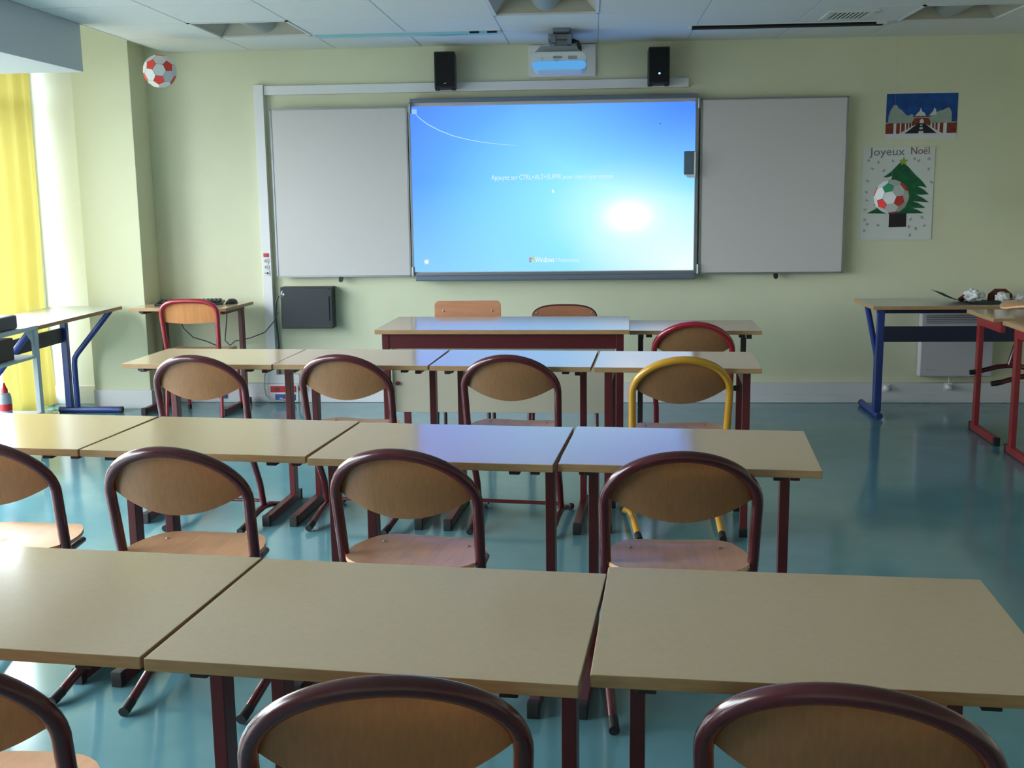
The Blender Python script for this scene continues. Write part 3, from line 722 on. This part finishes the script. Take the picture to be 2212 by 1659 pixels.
def desk_proto(label, group, legm='leg', arm=0.690):
    """single school desk: laminate top on two posts near the back, each on a long foot running forward"""
    t = thing('school_desk', label, 'desk', (0, 0, 0), 0, group)
    tabletop(MB(), 0.6975, 0.50, 0.74).build('tabletop', [M['lam'], M['edge']], t)
    for s in (-1, 1):
        x = s * 0.287; yl = 0.165
        p = MB().span((x - 0.0145, yl - 0.026, 0.035), (x + 0.0145, yl + 0.026, 0.718), bev=0.003).build('leg', M[legm], t)
        MB().span((x - 0.0165, -0.225, 0.006), (x + 0.0165, 0.215, 0.047), bev=0.003).build('foot', M[legm], p)
        for (y0, y1) in ((-0.252, -0.225), (0.215, 0.238)): MB().span((x - 0.0175, y0, 0.0), (x + 0.0175, y1, 0.049), bev=0.003).build('foot_cap', M['rubber'], p)
        MB().span((x - 0.013, -0.17 if arm > 0.68 else -0.235, arm), (x + 0.013, 0.20, 0.718), bev=0.002).build('support_arm', M[legm], p)
    for s in (-1.12, 1.02):
        b = MB(); b.box((s * 0.235, -0.222, 0.712), (0.030, 0.03, 0.012), bev=0.002); b.build('bag_hook', M['black'], t)
    return t


def hoop_points(a, b, top, zs, low, lean, n=28, p=2.0, narrow=0.012, curv=0.0):
    """back hoop centre line: a = half width, b = arch rise, top = height, zs = seat height"""
    pts = []; zsp = top - b
    def yl(z): return lean * (top - z) / (top - zs)
    m = 8
    for k in range(m): 
        z = zs + (zsp - zs) * k / m; x = a - narrow * (1 - k / m); pts.append((-x, yl(z), z))
    for k in range(n + 1):
        th = PI - PI * k / n; c, s = math.cos(th), math.sin(th)
        x = a * math.copysign(abs(c) ** (2 / p), c); z = zsp + b * abs(s) ** (2 / p); pts.append((x, yl(z) - curv * abs(s) ** 1.5, z))
    for k in range(m - 1, -1, -1):
        z = zs + (zsp - zs) * k / m; x = a - narrow * (1 - k / m); pts.append((x, yl(z), z))
    return pts


def seat_mesh(w, y0, y1, z, front=2.1, th=0.011, rear=4.5, mid=0.5):
    b = MB(); n, m = 40, 8
    cx, cy = 0, y0 + (y1 - y0) * mid; hw, hf, hr = w / 2, y1 - (y0 + (y1 - y0) * mid), (y1 - y0) * mid
    def f(u, v):
        a = 2 * PI * u; c, s = math.cos(a), math.sin(a)
        pw = front if s > 0 else rear
        x = hw * math.copysign(abs(c) ** (2 / pw), c) * v * (1.0 if s > 0 else 1 - (0.10 if rear > 4 else 0.02) * abs(s)); y = cy + (hf if s > 0 else hr) * math.copysign(abs(s) ** (2 / pw), s) * v
        q = (y - y0) / (y1 - y0)
        zz = z - 0.010 * (1 - v * v) + 0.006 * (1 - q) ** 2 - 0.024 * max(0, (q - 0.72) / 0.28) ** 2
        return (x, y, zz)
    t = bmesh.new(); rings = []
    for j in range(1, m + 1): rings.append([t.verts.new(f(i / n, j / m)) for i in range(n)])
    c = t.verts.new((0, cy, z - 0.012))
    for i in range(n): t.faces.new((c, rings[0][i], rings[0][(i + 1) % n]))
    for A, B in zip(rings, rings[1:]):
        for i in range(n): t.faces.new((A[i], B[i], B[(i + 1) % n], A[(i + 1) % n]))
    bmesh.ops.recalc_face_normals(t, faces=t.faces[:])
    bmesh.ops.solidify(t, geom=t.faces[:], thickness=th)
    b._add(t, 0)
    return b


def lens_back(a, b, top, zs, lean, zc, zb, r, curv=0.0):
    """plywood back filling the arch: upper edge follows the hoop, lower edge is a shallow curve (zc at the sides, zb in the middle)"""
    zsp = top - b
    def yl(z): return lean * (top - z) / (top - zs)
    def f(u, v):
        x = (2 * u - 1) * (a - 0.004); k = max(0.0, 1 - (x / a) ** 2)
        zt = zsp + (b - 0.003) * math.sqrt(k); q = abs(2 * u - 1)
        z0 = zb + (zc - zb) * q ** 1.9
        z0 = min(z0, zt - 0.004)
        z = z0 + (zt - z0) * v
        return (x, yl(z) + r * 0.9 - curv * k ** 0.75 * (0.86 + 0.14 * v), z)
    return MB().grid(f, 40, 8, 0.009)


def hoop_chair(label, group, tube='maroon'):
    """school chair: oval hoop back, plywood lens, each side a slanting leg on a floor runner"""
    t = thing('school_chair', label, 'chair', (0, 0, 0), 0, group)
    a, rise, top, zs, lean, r, curv = 0.2045, 0.150, 0.787, 0.455, 0.060, 0.0158, 0.055
    hp = hoop_points(a, rise, top, zs, 0, lean, narrow=0.004, curv=curv)
    ys = lean
    bend = lambda s: [(s * (a - 0.005), ys + 0.004, zs - 0.02), (s * (a - 0.007), ys + 0.022, zs - 0.050)]
    hp = [bend(-1)[1], bend(-1)[0]] + hp + [bend(1)[0], bend(1)[1]]
    MB().tube(hp, r, 14).build('back_hoop', M[tube], t)
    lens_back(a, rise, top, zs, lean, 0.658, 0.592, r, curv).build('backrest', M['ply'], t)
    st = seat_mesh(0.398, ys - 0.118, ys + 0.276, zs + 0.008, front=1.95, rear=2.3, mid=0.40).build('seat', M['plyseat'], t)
    for s in (-1, 1):
        x0 = s * (a - 0.007)
        b = MB(); b.tube([(x0, ys + 0.020, zs - 0.048), (s * 0.190, ys + 0.040, zs - 0.14), (s * 0.188, ys + 0.115, 0.18), (s * 0.189, ys + 0.145, 0.062)], r * 0.94, 12); b.build('leg', M[tube], t)
        b = MB(); b.tube([(s * 0.178, -0.025, 0.017), (s * 0.181, 0.03, 0.03), (s * 0.186, 0.13, 0.055), (s * 0.189, 0.20, 0.062), (s * 0.193, 0.27, 0.055), (s * 0.20, 0.37, 0.026), (s * 0.203, 0.405, 0.017)], r * 0.94, 12)
        rn = b.build('runner', M[tube], t)
        for (p, q) in (((s * 0.1765, -0.045, 0.0165), (s * 0.180, 0.008, 0.025)), ((s * 0.2045, 0.428, 0.0165), (s * 0.201, 0.375, 0.025))):
            MB().tube([p, q], 0.0155, 12).build('rubber_cap', M['rubber'], rn)
        MB().tube([(x0, ys - 0.004, zs - 0.02), (x0 * 0.93, ys + 0.13, zs - 0.018)], 0.009, 10).build('seat_rail', M[tube], t)
        b = MB()
        b.lathe([(0.0055, 0), (0.004, 0.002), (0.0005, 0.003)], (s * 0.128, ys + 0.135, zs + 0.0060), seg=10)
        b.build('rivet', M['chrome'], st)
    MB().tube([(-0.188, ys + 0.137, 0.092), (0.188, ys + 0.137, 0.092)], 0.0085, 10).build('crossbar', M[tube], t)
    return t


def frame_chair(name, label, group, tube, ply, hoop=True, top=0.82, w=0.40, zb=0.62, rim=0.0115):
    """four-legged school chair; the sitter looks towards +Y"""
    t = thing(name, label, 'chair', (0, 0, 0), 0, group)
    a = w / 2 - rim; zs = 0.45; lean = 0.05
    hp = hoop_points(a, 0.10 if hoop else 0.07, top - rim, zs, 0, lean, p=3.0)
    if not hoop: 
        hp = None
        for s in (-1, 1): MB().tube([(s * 0.15, lean, zs), (s * 0.15, 0.02, 0.62), (s * 0.15, 0.0, top - 0.06)], 0.011, 12).build('back_post', M[tube], t)
    else: MB().tube(hp, rim, 14).build('back_hoop', M[tube], t)
    if hoop:
        def f(u, v):
            x = (2 * u - 1) * (a - 0.003); k = max(0.0, 1 - abs(x / a) ** 3); zt = top - rim - 0.10 + 0.098 * k ** (1 / 3)
            z0 = zb - 0.012 * (1 - (2 * u - 1) ** 2); z = z0 + (zt - z0) * v
            return (x, lean * (top - z) / (top - zs) + 0.012 - 0.016 * (1 - (2 * u - 1) ** 2) * (1 - v), z)
        bk = MB().grid(f, 32, 8, 0.009).build('backrest', M[ply], t)
    else:
        b = MB(); b.prism(rr(w, 0.20, 0.028, cz=top - 0.10), 0.010, Matrix.Translation((0, 0.024, 0)) @ XZ, bev=0.002); bk = b.build('backrest', M[ply], t)
    for s in (-1, 1):
        MB().box((s * (0.150 if not hoop else a - 0.03), 0.026 if not hoop else 0.020, top - (0.062 if not hoop else 0.05)), (0.010, 0.006, 0.010), bev=0.003).build('rivet', M['chrome'], bk)
    seat_mesh(w, lean + 0.01, lean + 0.38, zs + 0.012, front=5).build('seat', M['ply'], t)
    for s in (-1, 1):
        x = s * (a - 0.005) if hoop else s * 0.15
        MB().tube([(x, lean, zs + 0.01), (x, lean - 0.01, zs - 0.10), (x * 1.03, lean - 0.05, 0.012)], 0.0115, 12).build('leg', M[tube], t)
        MB().tube([(x, lean + 0.02, zs - 0.012), (x, lean + 0.33, zs - 0.012), (x, lean + 0.355, zs - 0.03), (x * 1.03, lean + 0.40, 0.012)], 0.0115, 12).build('leg', M[tube], t)
        MB().cyl((x * 1.03, lean - 0.05, 0.0), (x * 1.03, lean - 0.048, 0.03), 0.0135).build('rubber_tip', M['rubber'], t)
        MB().cyl((x * 1.03, lean + 0.40, 0.0), (x * 1.03, lean + 0.398, 0.03), 0.0135).build('rubber_tip', M['rubber'], t)
    return t


def y_table(name, label, length, depth, rz, loc):
    """long table on two Y-shaped blue leg frames; local +Y = side the braces lean to, local X = length"""
    t = thing(name, label, 'table', loc, rz, None)
    tabletop(MB(), length, depth, 0.74, 0.024).build('tabletop', [M['lam_grey'], M['edge']], t)
    for s in (-1, 1):
        x = s * (length / 2 - 0.075); y0 = -depth / 2 + 0.03
        g = MB().span((x - 0.022, y0 + 0.055, 0.04), (x + 0.022, y0 + 0.10, 0.715), bev=0.006).build('leg', M['blue'], t)
        MB().tube([(x, y0 + 0.0, 0.022), (x, y0 + depth - 0.06, 0.022)], 0.022, 12).build('foot', M['blue'], g)
        MB().cyl((x, y0 + depth - 0.062, 0.022), (x, y0 + depth - 0.045, 0.022), 0.0225).build('foot_cap', M['rubber'], g)
        MB().tube([(x, y0 + 0.132, 0.03), (x, y0 + 0.132, 0.34), (x, y0 + 0.138, 0.385), (x, y0 + 0.16, 0.42), (x, y0 + depth - 0.085, 0.715)], 0.019, 12).build('brace', M['blue'], g)
    b = MB(); b.span((-length / 2 + 0.09, -depth / 2 + 0.085, 0.50), (length / 2 - 0.09, -depth / 2 + 0.107, 0.60), bev=0.003); b.build('rear_panel', M['bluedark'], t)
    b = MB(); b.span((-length / 2 + 0.05, -depth / 2 + 0.09, 0.685), (length / 2 - 0.05, -depth / 2 + 0.12, 0.716)); b.build('top_rail', M['bluedark'], t)
    return t


# ------------------------------------------------------------------ desks in rows
DG = 'school desks set in rows'
desks = [  # x, y, turn, label
    (-1.044, 1.908, -0.100, 'nearest row desk at the left edge, a narrow gap on its right'),
    (-0.343, 1.834, -0.097, 'nearest row desk in the middle, with the centre front chair pushed to it'),
    (0.362, 1.816, -0.070, 'nearest row desk at the right end, standing slightly further forward than its neighbour'),
    (-1.834, 3.359, -0.095, 'second row desk at the left edge, yellowish in the curtain light'),
    (-1.131, 3.288, -0.105, 'second row desk, second from the left, pale and without blue light'),
    (-0.429, 3.198, -0.096, 'second row desk, third from the left, half lit blue by the screen'),
    (0.277, 3.147, -0.089, 'second row desk at the right end, beside the open floor'),
    (-1.743, 4.990, -0.050, 'third row desk at the left end, in front of the keyboard table'),
    (-1.043, 4.960, -0.056, 'third row desk, second from the left'),
    (-0.337, 4.914, -0.066, 'third row desk, third from the left, glowing blue from the screen'),
]
D0 = None
for (x, y, r, lb) in desks:
    if D0 is None:
        D0 = desk_proto(lb, DG); D0.location = (x, y, 0); D0.rotation_euler = (0, 0, r)
    else: dup(D0, (x, y, 0), r, lb)
kb = dup(D0, (-2.775, 7.50, 0), -0.07, 'small desk with a keyboard and a mouse standing against the wall by the pillar')
del kb['group']
rd1 = desk_proto('red-legged desk at the right edge with a chair hung on it', DG, 'redleg', 0.655); rd1.location = (2.625, 6.66, 0); rd1.rotation_euler = (0, 0, -0.03)
rd1['group'] = 'red-legged desks at the right edge'
rd2 = dup(rd1, (2.615, 6.03, 0), -0.03, 'red-legged desk at the right edge, the one nearer the camera')
rd2['group'] = 'red-legged desks at the right edge'

# four-legged desk at the right end of the third row
t = thing('four_leg_desk', 'four-legged desk with a maroon frame at the right end of the third row', 'desk', (0.371, 4.865, 0), -0.062)
tabletop(MB(), 0.6975, 0.50, 0.74).build('tabletop', [M['lam'], M['edge']], t)
for sx in (-1, 1):
    for sy in (-1, 1):
        l = MB().span((sx * 0.29 - 0.016, sy * 0.20 - 0.016, 0.03), (sx * 0.29 + 0.016, sy * 0.20 + 0.016, 0.718), bev=0.003).build('leg', M['leg'], t)
        MB().span((sx * 0.29 - 0.0175, sy * 0.20 - 0.0175, 0), (sx * 0.29 + 0.0175, sy * 0.20 + 0.0175, 0.04), bev=0.003).build('leg_cap', M['rubber'], l)
    MB().span((sx * 0.29 - 0.012, -0.184, 0.65), (sx * 0.29 + 0.012, 0.184, 0.717)).build('apron', M['leg'], t)
MB().span((-0.274, 0.19, 0.65), (0.274, 0.212, 0.717)).build('apron', M['leg'], t)
MB().box((0.25, -0.20, 0.648), (0.026, 0.02, 0.022), bev=0.003).build('bag_hook', M['black'], t)

# teacher's desk
t = thing('teacher_desk', 'long teacher desk with a maroon frame and beige front panel, below the screen', 'desk', (-0.475, 6.133, 0), -0.027)
tabletop(MB(), 1.36, 0.66, 0.76, 0.024).build('tabletop', [M['lam'], M['edge']], t)
for sx in (-1, 1):
    for sy in (-1, 1):
        MB().span((sx * 0.63 - 0.02, sy * 0.27 - 0.02, 0), (sx * 0.63 + 0.02, sy * 0.27 + 0.02, 0.736), bev=0.004).build('leg', M['leg'], t)
    MB().span((sx * 0.63 - 0.015, -0.25, 0.67), (sx * 0.63 + 0.015, 0.25, 0.735)).build('apron', M['leg'], t)
MB().span((-0.61, -0.286, 0.655), (0.61, -0.262, 0.736)).build('apron', M['leg'], t)
fp = MB().span((-0.605, -0.262, 0.30), (0.605, -0.244, 0.654), bev=0.002).build('front_panel', M['beige'], t)
for sx in (-1, 1): MB().cyl((sx * 0.575, -0.275, 0.46), (sx * 0.575, -0.262, 0.46), 0.011).build('screw_cap', M['leg'], fp)

# small dark-legged desk beside it
t = thing('side_desk', 'small desk with dark legs beside the teacher desk, behind a maroon chair', 'desk', (0.558, 6.150, 0), -0.036)
tabletop(MB(), 0.6975, 0.50, 0.74).build('tabletop', [M['lam'], M['edge']], t)
for s in (-1, 1):
    x = s * 0.287; yl = 0.12
    p = MB().span((x - 0.0145, yl - 0.026, 0.035), (x + 0.0145, yl + 0.026, 0.718), bev=0.003).build('leg', M['legdark'], t)
    MB().span((x - 0.0165, -0.225, 0.0), (x + 0.0165, 0.225, 0.047), bev=0.003).build('foot', M['legdark'], p)
    MB().span((x - 0.013, -0.20, 0.690), (x + 0.013, 0.20, 0.718)).build('support_arm', M['legdark'], p)
    MB().box((s * 0.245, -0.222, 0.710), (0.032, 0.03, 0.016), bev=0.002).build('bag_hook', M['black'], t)

# ------------------------------------------------------------------ chairs
CG = 'oval-backed chairs at the desk rows'
chairs = [
    (-1.035, 1.535, 0.00, 'maroon oval-backed chair cut off by the bottom left corner'),
    (-0.302, 1.490, 0.13, 'large maroon oval-backed chair at the bottom middle of the photo'),
    (0.361, 1.490, -0.20, 'large maroon oval-backed chair at the bottom right of the photo'),
    (-1.752, 2.985, -0.06, 'maroon oval-backed chair cut off by the left edge at the second desk row'),
    (-1.158, 2.905, -0.08, 'maroon oval-backed chair at the second row, in front of the first gap from the left'),
    (-0.515, 2.89, -0.16, 'maroon oval-backed chair in the middle of the second row, left of the blue-lit desk part'),
    (0.237, 2.875, 0.00, 'maroon oval-backed chair at the right end of the second row, seat tinted blue'),
    (-1.718, 4.655, -0.10, 'maroon oval-backed chair at the left end of the third row'),
    (-1.073, 4.665, -0.17, 'maroon oval-backed chair, second from the left at the third row'),
    (-0.352, 4.645, -0.12, 'maroon oval-backed chair in front of the bluest desk of the third row'),
]
C0 = None
for (x, y, r, lb) in chairs:
    if C0 is None:
        C0 = hoop_chair(lb, CG); C0.location = (x, y, 0); C0.rotation_euler = (0, 0, r)
    else: dup(C0, (x, y, 0), r, lb)
yc = hoop_chair('yellow-framed oval-backed chair at the right end of the third row', CG, 'yellow'); yc.location = (0.374, 4.585, 0); yc.rotation_euler = (0, 0, 0.06)
pc = hoop_chair('pinkish red oval-backed chair at the small desk right of the teacher desk', CG, 'redtube'); pc.location = (0.533, 5.845, 0); pc.rotation_euler = (0, 0, -0.05)
hc = dup(C0, (2.72, 6.63, 0.345), PI / 2 - 0.03, 'maroon chair hung with its seat on the desk at the right edge')
del hc['group']
k = frame_chair('four_leg_chair', 'red-framed chair with an orange plywood back at the keyboard desk', None, 'redtube', 'ply_o', True, 0.82, 0.405, 0.664, 0.0155)
k.location = (-2.648, 7.08, 0); k.rotation_euler = (0, 0, 0.02)
c1 = frame_chair('four_leg_chair', 'plain square-cornered plywood chair behind the teacher desk, the left one', 'chairs behind the teacher desk', 'legdark', 'plyback', False, 0.826, 0.41)
c1.location = (-0.765, 6.78, 0); c1.rotation_euler = (0, 0, PI + 0.02)
c2 = frame_chair('four_leg_chair', 'red-rimmed plywood chair behind the teacher desk, the right one', 'chairs behind the teacher desk', 'maroon', 'plyback', True, 0.800, 0.41, 0.60, 0.0065)
c2.location = (-0.170, 6.78, 0); c2.rotation_euler = (0, 0, PI)

# ------------------------------------------------------------------ blue tables and the things on and beside them
y_table('blue_leg_table', 'long grey-topped table with blue legs beside the yellow curtain', 1.24, 0.50, -PI / 2, (-3.50, 6.82, 0))
y_table('blue_leg_table', 'long table with blue legs against the wall on the right, papers on top', 1.30, 0.54, 0.0, (2.43, 7.41, 0))

t = thing('keyboard', 'black computer keyboard on the small desk by the pillar', 'keyboard', (-2.785, 7.50, 0.74), 0.16)
b = MB(); b.prism([(-0.23, -0.075), (0.23, -0.075), (0.225, 0.075), (-0.225, 0.075)], 0.016, Matrix.Rotation(0.05, 4, 'X') @ Matrix.Translation((0, 0, 0.004)), bev=0.003); b.build('base', M['black'], t)
b = MB()
for r_ in range(5):
    for c_ in range(15): b.box((-0.205 + 0.0285 * c_ + 0.004 * (r_ % 2), -0.052 + 0.026 * r_, 0.026 + 0.0012 * r_), (0.022, 0.020, 0.010), bev=0.003)
kk = b.build('keys', M['blackmetal'], t)
t = thing('computer_mouse', 'black computer mouse on the desk right of the keyboard', 'mouse', (-2.51, 7.55, 0.74), -0.3)
b = MB(); b.grid(lambda u, v: (0.033 * math.cos(PI * u) * math.sin(PI * (0.03 + 0.94 * v)) ** 0.5, -0.055 + 0.11 * v, 0.036 * math.sin(PI * u) ** 0.7 * math.sin(PI * (0.06 + 0.82 * v)) ** 0.6), 16, 12)
b.build('shell', M['black'], t, angle=70)
MB().cyl((-0.004, -0.032, 0.026), (0.004, -0.032, 0.026), 0.009).build('wheel', M['devgrey'], t)
MB().tube([(0.0, 0.05, 0.006), (-0.02, 0.085, 0.006), (-0.055, 0.10, 0.012), (-0.07, 0.08, 0.006)], 0.0022, 8).build('cord', M['black'], t)
tag(MB().tube([(-3.00, 7.76, 0.715), (-2.97, 7.74, 0.64), (-2.93, 7.72, 0.55), (-2.86, 7.71, 0.485), (-2.76, 7.71, 0.455), (-2.66, 7.715, 0.41), (-2.60, 7.725, 0.36)], 0.004, 8).build('keyboard_cable', M['cable']), 'thin dark cable hanging under the left part of the keyboard desk', 'cable')
tag(MB().tube([(-2.612, 7.75, 0.715), (-2.618, 7.75, 0.62), (-2.635, 7.75, 0.50), (-2.64, 7.75, 0.455), (-2.605, 7.75, 0.42), (-2.565, 7.745, 0.452), (-2.45, 7.74, 0.475), (-2.33, 7.70, 0.52), (-2.25, 7.66, 0.60), (-2.214, 7.66, 0.665)], 0.004, 8).build('mouse_cable', M['cable']), 'thin dark cable looping from the keyboard desk to the black wall cabinet', 'cable')

# equipment trolley at the left edge
t = thing('equipment_trolley', 'grey-white metal trolley cut off by the left edge beside the blue-legged table', 'trolley', (-3.405, 5.80, 0))
hx, hy = 0.235, 0.30
MB().span((-hx, -hy, 0.738), (hx, hy, 0.762), bev=0.005).build('top_shelf', M['greymetal'], t)
MB().span((-hx + 0.01, -hy + 0.01, 0.575), (hx - 0.01, hy - 0.01, 0.592), bev=0.003).build('middle_shelf', M['greymetal'], t)
MB().span((-hx, -hy, 0.235), (hx, hy, 0.262), bev=0.005).build('bottom_shelf', M['greymetal'], t)
for sx in (-1, 1):
    for sy in (-1, 1):
        b = MB(); x, y = sx * (hx - 0.015), sy * (hy - 0.02)
        b.span((x - 0.014, y - 0.02, 0.03), (x + 0.014, y + 0.02, 0.738), bev=0.004)
        b.prism([(0, 0), (-sy * 0.085, 0), (-sy * 0.03, -0.05), (0, -0.09)], 0.006, Matrix.Translation((x - 0.003, y - sy * 0.02, 0.738)) @ Matrix(((0, 0, 1, 0), (1, 0, 0, 0), (0, 1, 0, 0), (0, 0, 0, 1))))
        l = b.build('leg', M['greymetal'], t)
        MB().cyl((x - 0.012, y, 0.022), (x + 0.012, y, 0.022), 0.022, seg=18).build('wheel', M['rubber'], l)
tag(MB().span((-3.60, 5.56, 0.762), (-3.195, 5.93, 0.842), bev=0.014).build('flat_case', M['devgrey']), 'dark grey flat case lying on top of the trolley at the left edge', 'case')
tag(MB().span((-3.61, 5.55, 0.592), (-3.215, 5.90, 0.715), bev=0.006).build('black_box', M['blackmetal']), 'black box on the middle shelf of the trolley at the left edge', 'box')
t = thing('squeeze_bottle', 'bottle with a red pointed cap on the bottom shelf of the trolley', 'bottle', (-3.270, 5.86, 0.262))
MB().lathe([(0.030, 0.0), (0.033, 0.006), (0.033, 0.120), (0.028, 0.142), (0.014, 0.152)], seg=24).build('body', mat('bottle_plastic', (150, 156, 166), 0.3), t)
MB().lathe([(0.017, 0.150), (0.017, 0.170), (0.010, 0.180), (0.004, 0.205), (0.001, 0.206)], seg=20).build('cap', M['red'], t)
MB().lathe([(0.0335, 0.050), (0.0338, 0.052), (0.0338, 0.085), (0.0335, 0.087)], seg=24).build('label_band', M['red'], t)

# heap of craft things on the right blue table
ZT = 0.74
def crumple(label, loc, r, seed, flatk=0.6):
    bm = bmesh.new(); bmesh.ops.create_icosphere(bm, subdivisions=4, radius=1.0)
    for v in bm.verts:
        d = v.co.normalized(); n = noise.fractal(d * 1.9 + Vector((seed, 0, 0)), 1.0, 2.0, 4)
        v.co = d * (1 + 0.34 * n); v.co.z *= flatk
    lo = min(v.co.z for v in bm.verts)
    for v in bm.verts: v.co.z -= lo
    bmesh.ops.scale(bm, vec=(r, r, r), verts=bm.verts)
    m = MB(); m._add(bm, 0)
    return tag(m.build('crumpled_paper', M['paper'], loc=loc, angle=20), label, 'paper', 'crumpled papers on the right table')
crumple('crumpled white paper at the left end of the heap on the right table', (2.435, 7.26, ZT + 0.013), 0.062, 1.3, 0.62)
crumple('crumpled white paper in the middle of the heap, before the brown arch', (2.60, 7.22, ZT + 0.013), 0.040, 4.1, 0.75)
crumple('crumpled white paper in the heap, left of the blue-grey mug', (2.715, 7.24, ZT + 0.013), 0.042, 8.7, 0.55)
def sheet(u, v):
    x = 2.22 + 0.80 * u; y = 7.20 + 0.26 * v
    return (x, y, ZT + 0.004 + 0.075 * max(0, 1 - u / 0.26) ** 1.6 + 0.004 * math.sin(u * 19) * math.sin(v * 7))
tag(MB().grid(sheet, 40, 8, 0.003).build('card_sheet', M['steelblue'], angle=60), 'dark grey card with a curled-up left corner on the right table', 'card')
tag(MB().tube([(2.56, 7.31, ZT + 0.012), (2.562, 7.31, ZT + 0.05), (2.59, 7.31, ZT + 0.072), (2.65, 7.315, ZT + 0.070), (2.68, 7.32, ZT + 0.045), (2.685, 7.32, ZT + 0.012)], 0.012, 8, flat=2.0).build('card_arch', M['brown']), 'brown arch-shaped card strip behind the crumpled papers', 'card')
tag(MB().tube([(2.36, 7.30, ZT + 0.02), (2.385, 7.28, ZT + 0.045), (2.415, 7.33, ZT + 0.062), (2.43, 7.34, ZT + 0.03)], [0.012, 0.015, 0.014, 0.008], 8, flat=1.6).build('red_ribbon', mat('dull_red_cloth', (140, 52, 54), 0.7)), 'small dull red ribbon beside the leftmost crumpled paper', 'ribbon')
t = thing('mug', 'blue-grey mug at the right end of the heap on the right table', 'mug', (2.79, 7.27, ZT + 0.012))
MB().lathe([(0.026, 0), (0.031, 0.006), (0.033, 0.07), (0.031, 0.07), (0.028, 0.01), (0.001, 0.008)], seg=24).build('body', M['mug'], t)
MB().tube([(-0.031, 0, 0.056), (-0.052, 0, 0.050), (-0.055, 0, 0.030), (-0.030, 0, 0.018)], 0.005, 8).build('handle', M['paper'], t)
tag(MB().grid(lambda u, v: (2.86 + 0.16 * u, 7.24 + 0.14 * v, ZT + 0.012 + (0.03 + 0.085 * math.sin(PI * min(1, u * 0.9 + 0.06)) ** 1.2) * math.sin(PI * (0.08 + 0.84 * v)) ** 0.6), 14, 10, 0.004).build('cloth_pouch', mat('black_cloth_bag', (34, 32, 34), 0.8), angle=60), 'black cloth pouch at the right edge on the right table', 'pouch')
